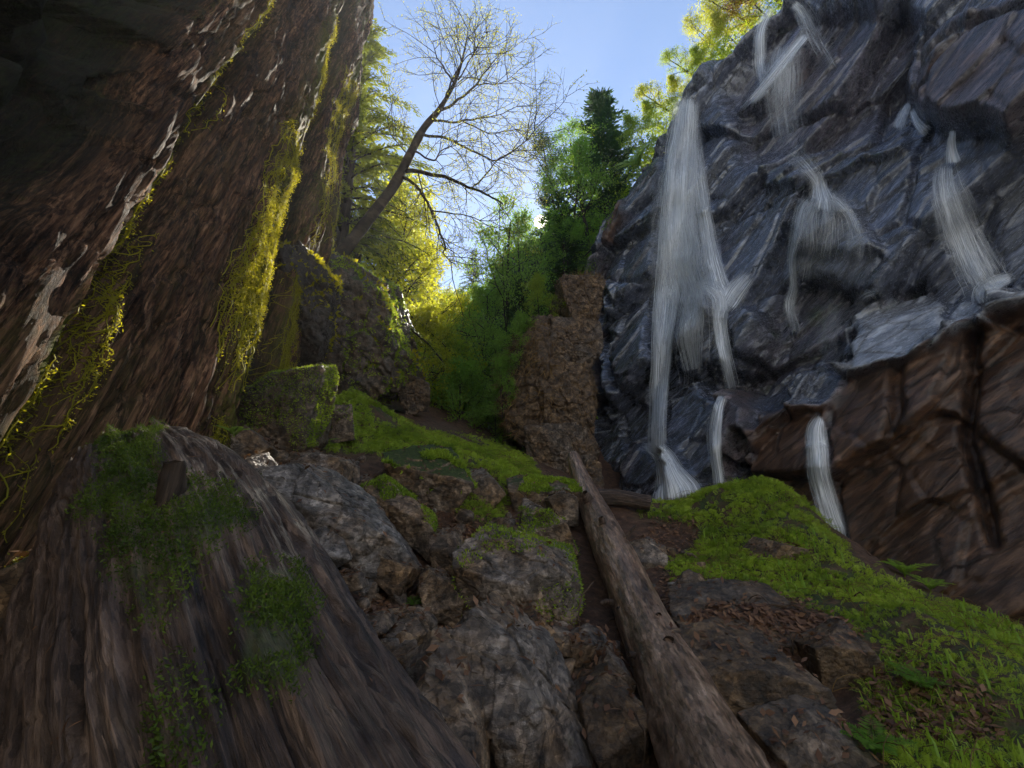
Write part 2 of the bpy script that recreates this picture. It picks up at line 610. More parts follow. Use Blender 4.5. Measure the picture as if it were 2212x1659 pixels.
def mat_leaf(name, c1, c2, trans=0.5, rough=0.5, spec=0.3):
    m = N(name)
    r = m.attr('rnd')
    col = m.mix(r, c1, c2)
    d = m.bsdf(col, rough, None, spec)
    t = m.n('BsdfTranslucent')
    m.set(t.inputs['Color'], m.mix(0.35, col, (min(1, c2[0] * 2.4), min(1, c2[1] * 2.2), c2[2] * 1.2)))
    mx = m.n('MixShader')
    mx.inputs[0].default_value = trans
    m.t.links.new(d, mx.inputs[1]); m.t.links.new(t.outputs[0], mx.inputs[2])
    return m.surf(mx.outputs[0])


M = {}
M['cliff'] = mat_cliff()
M['rock'] = mat_rock()
M['left'] = mat_leftwall()
M['soil'] = mat_soil()
M['log'] = mat_bark('weathered_log', (0.040, 0.021, 0.012), (0.24, 0.145, 0.095), (0.50, 0.35, 0.25), 0.8, 1.0, 0.36, 9.0, 0.02, 0.6)
M['oldlog'] = mat_bark('rotten_log_bark', (0.014, 0.008, 0.005), (0.095, 0.060, 0.042), (0.25, 0.17, 0.12), 1.0, 1.0, 0.6, 22.0, 0.06)
M['trunk'] = mat_bark('tree_bark', (0.012, 0.008, 0.005), (0.045, 0.030, 0.020), (0.10, 0.07, 0.05), 0.0, 1.0, 0.8, 10, 0.02, 0.3)
M['twig'] = mat_bark('twig_bark', (0.03, 0.018, 0.010), (0.11, 0.066, 0.038), (0.22, 0.15, 0.10), 0.0, 1.0, 0.7, 12, 0.005, 0.3)

# ------------------------------------------------------------------ left rock wall
LEAN = 0.27


def left_pt(c, z, D):
    """wall coordinates: c runs along the wall (leaning), D stands out from it"""
    y = c + LEAN * z
    x = -2.4 - 0.1 * y - 0.07 * (z - CAMZ)
    n = np.array([1, 0.1, 0.07]) / math.sqrt(1 + .01 + .0049)
    return np.stack([x, y, z + 0 * x], -1) + D[..., None] * n


LP = np.array([[-3, 0.3], [1.0, -0.3], [1.55, -0.8], [1.82, -0.75], [1.93, -0.36], [2.1, -0.29], [2.5, -0.25], [2.6, -0.34], [2.66, -0.55], [2.75, -0.55],
               [2.84, -0.30], [3.3, -0.20], [4.15, 0.05], [4.45, 0.0], [4.60, -0.16], [5.20, -0.80], [5.46, -0.85], [5.57, -0.06],
               [5.75, 0.0], [6.05, -0.02], [6.14, -0.12], [6.22, -0.02], [6.5, -0.02], [6.62, -0.28], [6.85, -0.30], [6.95, -0.10], [7.2, -0.14],
               [7.45, -0.30], [7.7, -0.75], [8.1, -1.8], [9.0, -3.6], [12, -9]])
cs = np.concatenate([np.arange(-3, 1.4, 0.10), np.arange(1.4, 7.8, 0.022), np.arange(7.8, 10, 0.12)])
zs = np.concatenate([np.arange(-0.6, 12, 0.055), np.arange(12, 25, 0.10)])
C, Z = np.meshgrid(cs, zs, indexing='ij')
c, z = C.ravel(), Z.ravel()
q = np.stack([c, z, 0 * c], 1)
wc = c + 0.16 * fbm(q * [0.7, 0.28, 1], 3, 5) + 0.05 * fbm(q * [3, 1.2, 1], 3, 6) + 0.03 * (z - 4.5) * sstep(3, 5, c)
D = np.interp(wc, LP[:, 0], LP[:, 1])
fib = fbm(q * [9, 0.9, 1], 4, 11)
fib2 = fbm(q * [17, 2.2, 1], 3, 12)
fac, fe = facets(q * [4.6, 0.8, 1] + 0.25 * fbm(q * 1.5, 2, 3)[:, None], 31, 0.7)
D += 0.011 * fac + 0.020 * fib + 0.030 * fib2 - 0.05 * (1 - sstep(0, 0.10, fe))
rough_part = (1 - sstep(1.75, 2.05, wc)) * sstep(1.6, 3.2, z)
fac2, fe2 = facets(q * [0.9, 0.8, 1], 41, 0.9)
D += rough_part * (0.45 * fac2 + 0.15 * fbm(q * 2.2, 3, 44)) + 0.12 * fbm(q * [0.5, 0.35, 1], 3, 9)
# near end hollowed deeper with height so the rib keeps sun off
D -= 0.22 * np.clip(z - 3.6, 0, 5) * (1 - sstep(1.5, 1.95, wc))
left_D_of = (c, z, D)
G = left_pt(C, Z, D.reshape(C.shape))
leftG = G
moss_a = np.clip(sstep(3.7, 4.3, wc) * (1 - sstep(4.6, 4.9, wc)) + sstep(5.5, 5.65, wc) * (1 - 0.6 * sstep(6.3, 6.7, wc)) + sstep(2.45, 2.55, wc) * (1 - sstep(2.68, 2.8, wc)) * 0.9 + 0.15 + 0.5 * (1 - sstep(1.9, 2.3, wc)), 0, 1)
shade_a = np.maximum((1 - sstep(1.82, 1.98, wc)) * 0.85 * sstep(2.2, 3.6, z), 0.95 * sstep(4.55, 4.7, wc) * (1 - sstep(5.5, 5.57, wc)))  # shade of the near hollow and the groove painted into the wall colour
cliff_left = obj('cliff', G.reshape(-1, 3), grid_faces(len(cs), len(zs)), M['left'], attrs={'moss': moss_a, 'dark': shade_a})
tag(cliff_left, 'brown fibrous rock wall streaked with yellow moss, rising beside the rotten log', 'cliff', kind='structure')
leftN = grid_normals(G)

# ------------------------------------------------------------------ right rock wall with the falls
RB = np.array([2.2, 16.9]); RN = np.array([-.78, -.63]); RN = RN / np.linalg.norm(RN); RS = np.array([.63, -.78]); RS = RS / np.linalg.norm(RS)
RLEAN = 0.12


def right_sz(px, py):
    r = RAY(px, py)
    d = (RB @ RN - RLEAN * (CAMZ - 3)) / (r[:2] @ RN + RLEAN * r[2])
    p = r * d
    return (p[:2] - RB) @ RS, p[2] + CAMZ


def right_px(s, z):
    """pixel of a point of the undisplaced wall plane"""
    x = RB[0] + RS[0] * s - RN[0] * RLEAN * (z - 3)
    y = RB[1] + RS[1] * s - RN[1] * RLEAN * (z - 3)
    zz = z - CAMZ
    dep = y * CT + zz * ST
    up = -y * ST + zz * CT
    return 1106 + FPX * x / dep, 829.5 - FPX * up / dep


ss = np.arange(-2.4, 15.6, 0.036)
rim_s = [-3, -0.24, 1.38, 3.08, 4.71, 6.36, 8.09, 10.07, 16]
rim_z = [12.3, 14.07, 16.2, 18.07, 19.66, 20.16, 20.9, 21.4, 22]
nv = 590
T_ = np.linspace(0, 1, nv)
rz = np.interp(ss, rim_s, rim_z) + 0.25 * fbm(np.stack([ss * 1.3, 0 * ss, 0 * ss], 1), 4, 77)
S = np.repeat(ss[:, None], nv, 1)
Zr = 0.0 + T_[None, :] * (rz[:, None] - 0.0)
s, z = S.ravel(), Zr.ravel()
px, py = right_px(s, z)
# a little wander so that no outline stays ruler-straight
qq = np.stack([s, z, 0 * s], 1)
wob = fbm(qq * 0.9, 4, 55)
wob2 = fbm(qq * 0.9 + 50, 4, 56)
pxw, pyw = px + 9 * wob, py + 9 * wob2
FEAT = [
    ([(1800, 1010), (1800, 880), (1835, 812), (1970, 770), (2010, 715), (2110, 668), (2300, 610), (2900, 500), (2900, 2200), (1900, 2000), (1850, 1300)], 1.15, 18),
    ([(1845, 690), (1900, 655), (2010, 640), (2045, 655), (1995, 765), (1835, 815)], 0.75, 8),
    ([(2050, 690), (2075, 648), (2110, 650), (2100, 672), (2040, 745), (2010, 760)], 0.6, 6),
    ([(2060, 730), (2140, 655), (2230, 600), (2330, 560), (2330, 640), (2190, 690)], 0.6, 8),
    ([(1700, 870), (1740, 800), (1790, 790), (1825, 820), (1800, 880), (1720, 900)], 0.9, 10),
    ([(1625, 940), (1660, 890), (1740, 880), (1795, 885), (1790, 960), (1800, 1180), (1620, 1180)], 1.0, 12),
    ([(1556, 870), (1600, 836), (1632, 850), (1645, 890), (1625, 940), (1605, 1030), (1590, 1180), (1552, 1180)], 1.35, 8),
    ([(1440, 930), (1452, 870), (1490, 835), (1528, 816), (1545, 850), (1556, 880), (1545, 1180), (1440, 1180)], 1.0, 8),
    ([(1450, 760), (1480, 690), (1500, 655), (1530, 650), (1560, 690), (1575, 740), (1570, 810), (1480, 810)], 0.55, 10),
    ([(1515, 630), (1545, 610), (1570, 640), (1570, 700), (1530, 690)], 0.5, 8),
    ([(1570, 690), (1610, 665), (1650, 680), (1665, 730), (1640, 780), (1590, 760)], 0.6, 8),
    ([(1490, 560), (1505, 470), (1525, 440), (1545, 540), (1560, 610), (1500, 610)], 0.4, 12),
    ([(1710, 480), (1745, 430), (1800, 425), (1850, 465), (1900, 540), (1840, 560), (1720, 540)], 0.5, 16),
    ([(1970, 190), (1990, 130), (2060, 70), (2212, 10), (2500, -80), (2500, 220), (2212, 330), (2150, 270), (2060, 290), (1990, 240)], 1.15, 18),
    ([(1580, 190), (1690, 30), (1900, 10), (1985, 60), (1965, 250), (1800, 345), (1620, 345)], -0.95, 45),
    ([(1597, 235), (1730, 50), (1752, 70), (1650, 215)], 0.75, 12),
    ([(1300, 620), (1335, 440), (1380, 350), (1425, 300), (1430, 420), (1410, 620), (1400, 880), (1330, 860)], 0.35, 10),
    ([(1292, 640), (1316, 640), (1322, 930), (1290, 930)], -0.7, 6),
    ([(1605, 930), (1622, 930), (1608, 1180), (1588, 1180)], -0.6, 5),
    ([(2098, 700), (2109, 700), (2106, 880), (2098, 940), (2128, 1050), (2156, 1180), (2146, 1190), (2116, 1060), (2089, 940)], -0.55, 4),
    ([(1935, 800), (1950, 800), (1955, 880), (1935, 960), (1925, 955), (1940, 880)], -0.3, 5),
    ([(1690, 640), (1760, 610), (1850, 640), (1930, 640), (2000, 620), (2000, 645), (1850, 690), (1800, 800), (1720, 800), (1640, 870), (1580, 830), (1610, 760)], -0.65, 20),
    ([(1690, 430), (1700, 350), (1900, 330), (1990, 330), (2050, 560), (1950, 600), (1700, 600)], 0.25, 40),
    ([(1640, 360), (1760, 338), (1900, 335), (1960, 300), (1960, 330), (1800, 385), (1660, 410)], 0.45, 10),
    ([(1380, 960), (1450, 960), (1520, 1075), (1520, 1180), (1330, 1180), (1340, 1010)], 0.8, 16),
    ([(1255, 590), (1330, 420), (1345, 440), (1310, 560), (1285, 640)], 0.3, 8),
]
a = math.radians(33)
u = s * math.cos(a) + z * math.sin(a)
v = -s * math.sin(a) + z * math.cos(a)
qs = np.stack([u, v, 0 * u], 1)
warp = 0.35 * np.stack([fbm(qs * 0.8, 3, 61), fbm(qs * 0.8 + 9, 3, 62), 0 * s], 1)
f1, e1 = facets((qs + 0.22 * warp) * [0.21, 0.44, 1], 71, 0.5, 0.95)
f2, e2 = facets((qs + warp * 0.12) * [0.52, 0.95, 1], 72, 0.5, 0.8)
f3, e3 = facets((qs + warp * 0.15) * [1.5, 4.2, 1], 73, 0.5, 0.8)
f4, e4 = facets((qs + warp * 0.2) * [4.0, 9.5, 1], 74, 1.0)
jag = 3.5 * fbm(qs * [1.2, 3.0, 1], 3, 57)


def plane_px(D):
    x = RB[0] + RS[0] * s + RN[0] * (D - RLEAN * (z - 3)); y = RB[1] + RS[1] * s + RN[1] * (D - RLEAN * (z - 3))
    zz = z - CAMZ
    dep = y * CT + zz * ST
    return 1106 + FPX * x / dep, 829.5 - FPX * (-y * ST + zz * CT) / dep


base_D = 0.62 * f1 + 0.18 * fbm(qq * 0.3, 2, 81)
Dk = base_D
for it in range(4):                      # where a block stands out, judge its outline where it really is
    px, py = plane_px(Dk)
    pxw, pyw = px + 6 * wob + jag, py + 6 * wob2 - jag
    D = np.zeros_like(s)
    slab = np.zeros_like(s)
    sds = []
    for poly, hgt, soft in FEAT:
        sdv_ = poly_sd(pxw, pyw, poly)
        sds.append(sdv_)
        D += hgt * sstep(-soft, soft * 0.6, sdv_)
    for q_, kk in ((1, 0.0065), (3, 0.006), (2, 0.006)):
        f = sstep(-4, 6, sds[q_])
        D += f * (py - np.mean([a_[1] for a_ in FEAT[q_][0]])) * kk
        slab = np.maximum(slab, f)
    Dg = D.reshape(len(ss), nv)
    for _ in range(2):
        Dg[1:-1, 1:-1] = (4 * Dg[1:-1, 1:-1] + 2 * (Dg[:-2, 1:-1] + Dg[2:, 1:-1] + Dg[1:-1, :-2] + Dg[1:-1, 2:]) + Dg[:-2, :-2] + Dg[2:, 2:] + Dg[:-2, 2:] + Dg[2:, :-2]) / 16
    D = Dg.ravel()
    low = sstep(-20, 20, sds[0])
    Dk = 0.5 * Dk + 0.5 * (D + (1 - 0.85 * slab) * (1 - 0.6 * low) * base_D) if it < 3 else Dk
rock = (1 - 0.85 * slab)
D += rock * (0.62 * f1 * (1 - 0.6 * low) + 0.15 * f2 + 0.022 * f3 + 0.007 * f4)
D -= rock * (1 - 0.6 * low) * (0.22 * (1 - sstep(0, 0.05, e1)) + 0.07 * (1 - sstep(0, 0.06, e2)))
D += 0.18 * fbm(qq * 0.3, 2, 81) + 0.010 * fbm(qs * [1.5, 7, 1], 4, 82) 
# the wall turns away at its left end and leans out of the way at the rim
D -= 0.9 * np.clip(0.1 - s, 0, 9) ** 1.3
D -= 1.2 * sstep(0.93, 1.0, z / np.repeat(rz[:, None], nv, 1).ravel()) ** 2
brown = np.clip(low * 0.95 - slab + sstep(-10, 10, poly_sd(pxw, pyw, FEAT[5][0])) * 0.9 + sstep(-10, 10, poly_sd(pxw, pyw, FEAT[6][0])) * 0.5
                + sstep(-20, 20, poly_sd(pxw, pyw, FEAT[13][0])) * 0.55 + sstep(-14, 14, poly_sd(pxw, pyw, FEAT[25][0])) * 1.0
                + sstep(-60, 60, poly_sd(pxw, pyw, FEAT[14][0])) * 0.35 + sstep(-30, 30, poly_sd(pxw, pyw, FEAT[21][0])) * 0.3
                + sstep(0.2, 0.7, fbm(qq * [2.2, 0.35, 1], 3, 90)) * (1 - sstep(1300, 1430, px)) * 0.6, 0, 1)
mossr = np.clip(sstep(0.9, 1.0, z / np.repeat(rz[:, None], nv, 1).ravel()) + sstep(-30, 30, poly_sd(pxw, pyw, FEAT[21][0])) * 0.8 + sstep(-8, 8, poly_sd(pxw, pyw, FEAT[23][0])) * 0.8, 0, 1)
Dg = D.reshape(len(ss), nv).copy()
for _ in range(1):
    Dg[1:-1, 1:-1] = (4 * Dg[1:-1, 1:-1] + 2 * (Dg[:-2, 1:-1] + Dg[2:, 1:-1] + Dg[1:-1, :-2] + Dg[1:-1, 2:]) + Dg[:-2, :-2] + Dg[2:, 2:] + Dg[:-2, 2:] + Dg[2:, :-2]) / 16
D = Dg.ravel()
X = RB[0] + RS[0] * s + RN[0] * (D - RLEAN * (z - 3))
Y = RB[1] + RS[1] * s + RN[1] * (D - RLEAN * (z - 3))
GR = np.stack([X, Y, z], 1).reshape(len(ss), nv, 3)
# plateau behind the rim
k = 24
back = np.linspace(0, 1, k)[1:]
top = GR[:, -1][:, None] + back[None, :, None] * np.array([-RN[0] * 14, -RN[1] * 14, 1.2])
tq = top.reshape(-1, 3)
top[..., 2] += (0.3 * fbm(tq * 0.8, 3, 91)).reshape(top.shape[:2]) * back[None]
GA = np.concatenate([GR, top], 1)
ext = lambda A, val: np.concatenate([A.reshape(len(ss), nv), np.full((len(ss), k - 1), val)], 1).ravel()
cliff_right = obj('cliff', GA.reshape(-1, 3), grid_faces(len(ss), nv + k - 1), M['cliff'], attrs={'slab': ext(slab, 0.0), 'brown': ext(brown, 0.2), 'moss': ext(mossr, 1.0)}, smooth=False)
tag(cliff_right, 'tall wet blue-grey slate cliff with brown blocks under the waterfall', 'cliff', kind='structure')
bv_right = BVHTree.FromPolygons([tuple(x) for x in GR[::2, ::2].reshape(-1, 3)], [tuple(int(i) for i in f) for f in grid_faces(len(ss[::2]), GR[::2, ::2].shape[1])])
EYE = Vector((0, 0, CAMZ))


def on_right(px, py):
    """depth, point and outward normal where a sight line meets the right cliff"""
    r = RAY(px, py)
    h = bv_right.ray_cast(EYE, Vector(r).normalized())
    if h[0] is None:
        return None
    n = np.array(h[1])
    p = np.array(h[0])
    if n @ r > 0: n = -n
    return (p[1] * CT + (p[2] - CAMZ) * ST), p, n


# ------------------------------------------------------------------ ground
LOGPTS = [(1760, 2100, 1.35, .23), (1600, 1800, 1.95, .235), (1540, 1659, 2.5, .245), (1478, 1530, 3.2, .245), (1428, 1430, 4.0, .245), (1380, 1320, 5.0, .24), (1324, 1190, 6.4, .235), (1278, 1090, 8.4, .21), (1250, 1020, 9.6, .15), (1238, 985, 10.2, .12)]
GP = [  # px, py, depth
    (1106, 1760, 2.0), (900, 1700, 2.1), (1300, 1720, 2.1), (1106, 1600, 2.7), (850, 1420, 3.4), (1000, 1420, 3.6), (1200, 1440, 3.6), (1330, 1500, 3.0),
    (800, 1320, 4.0), (1000, 1330, 4.3), (1270, 1400, 3.9), (700, 1250, 4.4), (900, 1250, 5.0), (1270, 1270, 5.2), (600, 1120, 4.8), (760, 1120, 5.6),
    (950, 1160, 6.0), (1120, 1180, 6.0), (1250, 1160, 6.6), (540, 1040, 5.3), (700, 1010, 6.6), (840, 1030, 7.0), (1000, 1080, 7.2), (1120, 1090, 7.6),
    (1240, 1080, 8.4), (560, 985, 6.2), (690, 965, 7.8), (840, 960, 8.6), (960, 960, 10), (1100, 985, 10.5), (1180, 1010, 11), (1300, 1080, 9.5),
    (760, 860, 9.5), (850, 900, 10.5), (920, 900, 13), (1000, 930, 14), (1100, 960, 14.5), (900, 830, 17), (980, 880, 18), (940, 780, 24),
    # mound
    (1400, 1100, 9.0), (1500, 1085, 9.2), (1560, 1068, 8.6), (1650, 1047, 8.0), (1700, 1075, 7.5), (1400, 1180, 6.8), (1500, 1170, 6.9), (1620, 1150, 6.9), (1700, 1140, 6.8), (1760, 1170, 6.4),
    (1440, 1250, 5.4), (1560, 1240, 5.5), (1700, 1230, 5.6), (1820, 1235, 5.4), (1480, 1300, 4.5), (1600, 1300, 4.5), (1720, 1290, 4.6), (1860, 1290, 4.7), (1500, 1335, 3.95), (1620, 1335, 3.9), (1740, 1335, 3.95),
    (1980, 1330, 4.3), (1850, 1370, 3.8), (2060, 1380, 3.9), (2212, 1420, 3.6), (1950, 1440, 3.4), (2100, 1480, 3.2), (2250, 1550, 2.9), (1960, 1560, 2.85), (2120, 1640, 2.5), (1980, 1700, 2.3), (2260, 1700, 2.3),
    # foot of the earth bank
    (1560, 1480, 3.45), (1680, 1500, 3.4), (1790, 1510, 3.3), (1620, 1600, 2.75), (1740, 1640, 2.55), (1860, 1640, 2.5), (1700, 1750, 2.2), (1560, 1740, 2.2), (1870, 1520, 3.1),
    # left foot
    (60, 1500, 2.4), (100, 1420, 2.7), (130, 1600, 2.1), (0, 1700, 1.9),
]
gp = np.array([P(*g) for g in GP])
extra = np.array([[6.0, 9.0, 0.6], [6.5, 6.5, 0.2], [8.5, 8.0, 0.0], [5.6, 5.0, 0.4], [5.0, 3.6, 0.3], [7, 3, 0], [4.6, 12.5, 2.9], [3.0, 14.5, 3.6], [6.0, 10.8, 1.6], [7.6, 9.6, 0.6], [-4.5, 3, 0.6], [-3.2, 2.6, 0.5],
                  [0, 0, -0.45], [2, 0, -0.3], [-2, 0, -0.4], [4, 0, -0.3], [0, -4, -1.6], [4, -4, -1.4], [-4, -4, -1.4], [8, 0, -0.2], [-4, 6, 2.3], [-4, 9, 4.0], [9, 3, -0.2],
                  [-4.5, 14, 6.5], [0, 26, 12.5], [0, 40, 21], [-8, 26, 14], [6, 26, 13]])
gp = np.concatenate([gp, extra])
und = spline(np.array([P(a, b, d * 0.86) - [0, 0, 0.86 * r + 0.16] for a, b, d, r in LOGPTS]), 9)
gp = np.concatenate([gp, und])
K = np.linalg.norm(gp[:, None, :2] - gp[None, :, :2], axis=-1)
lam = 0.02 * np.eye(len(gp))
A_ = np.block([[K - lam, np.ones((len(gp), 1))], [np.ones((1, len(gp))), np.zeros((1, 1))]])
sol = np.linalg.solve(A_, np.concatenate([gp[:, 2], [0]]))


HUMPS = [(*P(a_, b_, d_)[:2], r_, h_) for a_, b_, d_, r_, h_ in [(1640, 1080, 7.4, .7, .22), (1540, 1110, 7.6, .45, .12), (1760, 1190, 6.0, .5, .15), (1000, 1000, 8.2, .55, .32), (880, 985, 7.9, .45, .25), (780, 885, 9.2, .6, .25), (1085, 1030, 8.4, .45, .2), (1010, 1080, 7.2, .35, .15), (1990, 1380, 3.9, .3, .08), (2120, 1500, 3.1, .3, .08)]]


def gz(x, y):
    x, y = np.asarray(x, float), np.asarray(y, float)
    sh = x.shape
    xy = np.stack([x.ravel(), y.ravel()], 1)
    out = np.zeros(len(xy))
    for i in range(0, len(xy), 20000):
        b = xy[i:i + 20000]
        out[i:i + 20000] = np.linalg.norm(b[:, None] - gp[None, :, :2], axis=-1) @ sol[:-1] + sol[-1]
    q = np.stack([xy[:, 0], xy[:, 1], 0 * xy[:, 0]], 1)
    for hx, hy, hr, hh in HUMPS:
        out += hh * np.exp(-((xy[:, 0] - hx) ** 2 + (xy[:, 1] - hy) ** 2) / hr ** 2)
    out += 0.05 * fbm(q * 2.2, 4, 101) + 0.015 * fbm(q * 11, 3, 102)
    return out.reshape(sh)


gx = np.concatenate([np.arange(-14, -5, 0.5), np.arange(-5, 6.5, 0.05), np.arange(6.5, 18, 0.4)])
gy = np.concatenate([np.arange(-8, 1.2, 0.4), np.arange(1.2, 10.5, 0.05), np.arange(10.5, 60, 0.5)])
GXX, GYY = np.meshgrid(gx, gy, indexing='ij')
GZZ = gz(GXX, GYY)
GG = np.stack([GXX, GYY, GZZ], -1)
GRASS_POLY = [[(1380, 1110), (1450, 1075), (1560, 1040), (1680, 1020), (1760, 1100), (1850, 1220), (2000, 1290), (2300, 1380), (2300, 1750), (2050, 1750), (1900, 1640), (1850, 1480), (1900, 1400), (1800, 1330), (1700, 1290), (1600, 1260), (1450, 1260), (1440, 1210), (1500, 1190), (1520, 1140)],
              [(690, 880), (720, 830), (800, 850), (850, 900), (900, 930), (1130, 960), (1160, 1030), (1100, 1060), (1080, 1130), (1000, 1120), (930, 1000), (840, 980), (700, 970)]]


def to_px(V):
    V = np.asarray(V)
    zz = V[..., 2] - CAMZ
    dep = V[..., 1] * CT + zz * ST
    up = -V[..., 1] * ST + zz * CT
    dep = np.where(dep < 0.1, 0.1, dep)
    return 1106 + FPX * V[..., 0] / dep, 829.5 - FPX * up / dep, dep


gpx, gpy, gdep = to_px(GG.reshape(-1, 3))
grassy = np.zeros(len(gpx))
for pl in GRASS_POLY:
    grassy = np.maximum(grassy, sstep(-25, 15, poly_sd(gpx, gpy, pl)))
ground = obj('ground', GG.reshape(-1, 3), grid_faces(len(gx), len(gy)), M['soil'], attrs={'grassy': grassy})
tag(ground, 'steep slope of dark leaf mould and mossy earth under the boulders', 'ground', kind='structure')

# ------------------------------------------------------------------ logs
def make_log(axis, radius, n, sides, amp, groove, seed, plate=(4.0, 2.4, 0.008)):
    """axis rows x y z; returns V, F, uv, moss attribute, centreline, normals"""
    ctr = spline(axis, n)
    rad = spline(np.asarray(radius, float)[:, None], n)[:, 0]
    t = np.gradient(ctr, axis=0)
    seg = np.linalg.norm(t, axis=1)
    ln = np.cumsum(seg)
    t /= seg[:, None]
    ref = np.array([0, 0, 1.0])
    a = np.cross(t, ref); a /= np.linalg.norm(a, axis=1, keepdims=True)
    b = np.cross(a, t)                        # upward
    th = np.arange(sides + 1) / sides * 2 * PI
    LN, TH = np.meshgrid(ln, th, indexing='ij')
    R = np.repeat(rad[:, None], sides + 1, 1)
    cyl = np.stack([np.cos(TH) * groove, np.sin(TH) * groove, LN * 0.9], -1).reshape(-1, 3)
    g1 = fbm(cyl, 4, seed).reshape(TH.shape)
    g2 = fbm(cyl * [2.7, 2.7, 1.6], 3, seed + 3).reshape(TH.shape)
    R = R * (1 + amp * g1 + 0.45 * amp * g2)
    pf, pe = facets(np.stack([np.cos(TH) * plate[0], np.sin(TH) * plate[0], LN * plate[1]], -1).reshape(-1, 3) + 0.3 * fbm(cyl * 2, 2, seed + 7)[:, None], seed + 8, 0.8)
    R = R + plate[2] * (pf - 0.9 * (1 - sstep(0, 0.09, pe))).reshape(TH.shape)
    V = ctr[:, None] + R[..., None] * (np.cos(TH)[..., None] * a[:, None] + np.sin(TH)[..., None] * b[:, None])
    uv = np.stack([TH * rad.mean(), LN], -1).reshape(-1, 2)
    return V, grid_faces(n, sides + 1), uv, ctr, a, b, t, TH, LN


def add_knot(parent, name, base, direction, r, L, mat, seed):
    d = np.asarray(direction, float); d /= np.linalg.norm(d)
    pts = spline(np.stack([base - d * r, base + d * L * 0.5 + 0.1 * L * np.array([0, 0, 1]), base + d * L]), 10)
    rr = np.linspace(r * 1.35, r * 0.75, 10)
    V, F = tube(pts, rr, 14)
    V = V + 0.18 * r * np.stack([fbm(V * 25, 3, seed + k) for k in range(3)], 1)
    nV = len(V)
    tip = pts[-1] - d * r * 0.25
    V = np.concatenate([V, [tip]])
    cap = [[nV - 14 + k, nV - 14 + (k + 1) % 14, nV, nV] for k in range(14)]
    me = obj(name, V, np.concatenate([F, np.array([[c[0], c[1], c[2], c[2]] for c in cap])]), mat, parent, uv=np.stack([V[:, 0] + V[:, 1], V[:, 2]], 1), attrs={'moss': np.zeros(len(V))})
    return me


# the fallen log across the middle
LA = LOGPTS
LA = [(a, b, d * 0.86, r * 0.86) for a, b, d, r in LA]
ax = np.array([P(*k[:3]) for k in LA])
V, F, uv, ctr, la, lb, lt, TH, LN = make_log(ax, [k[3] for k in LA], 260, 72, 0.05, 1.6, 201)
lg = empty('fallen_log', ctr[60])
tag(lg, 'long bare grey-brown fallen log leaning up the slope towards the waterfall', 'log')
mo = 0.25 * sstep(0.2, -0.6, np.cos(TH)) + 0.0 * LN
mo = mo + sstep(0.3, 0.9, -np.cos(TH)) * 0.4 * sstep(2.5, 6, LN)
obj('trunk', V.reshape(-1, 3), F, M['log'], lg, uv=uv, attrs={'moss': np.clip(mo, 0, 1).ravel()})
for (kx, ky, kd, dx, r, L) in [(1365, 1445, 3.75, (-.9, -.3, .35), .022, .09), (1437, 1452, 3.55, (0.0, -.6, .8), .036, .07), (1285, 1105, 7.9, (-.5, -.4, .8), .06, .12), (1345, 1195, 6.2, (.6, -.2, .7), .018, .2),
                              (1300, 1310, 5.1, (-1, 0, .1), .022, .13), (1290, 1165, 7, (-.3, -.5, .8), .035, .1), (1335, 1330, 4.8, (-.9, -.4, .2), .022, .05), (1410, 1375, 4.2, (.2, -.7, .7), .025, .05)]:
    i = np.argmin(np.abs(to_px(ctr)[1] - ky))
    d = np.array(dx, float); d /= np.linalg.norm(d)
    base = ctr[i] + d * 0.18 * (1 if i < 200 else 0.8)
    add_knot(lg, 'branch_stub', base, d, r, L, M['oldlog'], 300 + ky)

# the great rotten log at the left
NA = [(318, 1065, 2.85, .385), (345, 1130, 2.55, .43), (400, 1240, 2.1, .48), (455, 1420, 1.66, .485), (500, 1659, 1.30, .46), (540, 1900, 1.06, .43)]
A0_, B0_ = P(318, 1065, 2.85), P(500, 1659, 1.30)
ax = np.array([A0_ + (B0_ - A0_) * t_ + np.array([0, 0, .05]) * math.sin(PI * min(t_, 1)) for t_ in (0, .2, .45, .7, 1, 1.3, 1.65)])
V, F, uv, ctr3, na, nb, nt, TH, LN = make_log(ax, [.385, .43, .47, .475, .46, .43, .42], 520, 400, 0.04, 2.4, 231, (7.0, 2.4, 0.006))
lowmoss = fbm(np.stack([np.cos(TH) * 1.5, np.sin(TH) * 1.5, LN * 1.2], -1).reshape(-1, 3), 4, 240).reshape(TH.shape)
apx, apy, _ = to_px(V)
MOSSP = [[(560, 1240), (630, 1225), (665, 1290), (690, 1400), (640, 1480), (545, 1440), (535, 1320)],
         [(230, 950), (330, 940), (350, 1010), (480, 1060), (540, 1110), (450, 1150), (400, 1200), (330, 1330), (260, 1250), (200, 1080)],
         [(320, 1550), (380, 1450), (440, 1500), (400, 1659), (340, 1659)]]
mo = 0.12 + 0 * TH
for pl, a_ in zip(MOSSP, (1.0, 0.75, 0.6)):
    mo = np.maximum(mo, a_ * sstep(-75, 35, poly_sd(apx, apy, pl) + 42 * lowmoss))
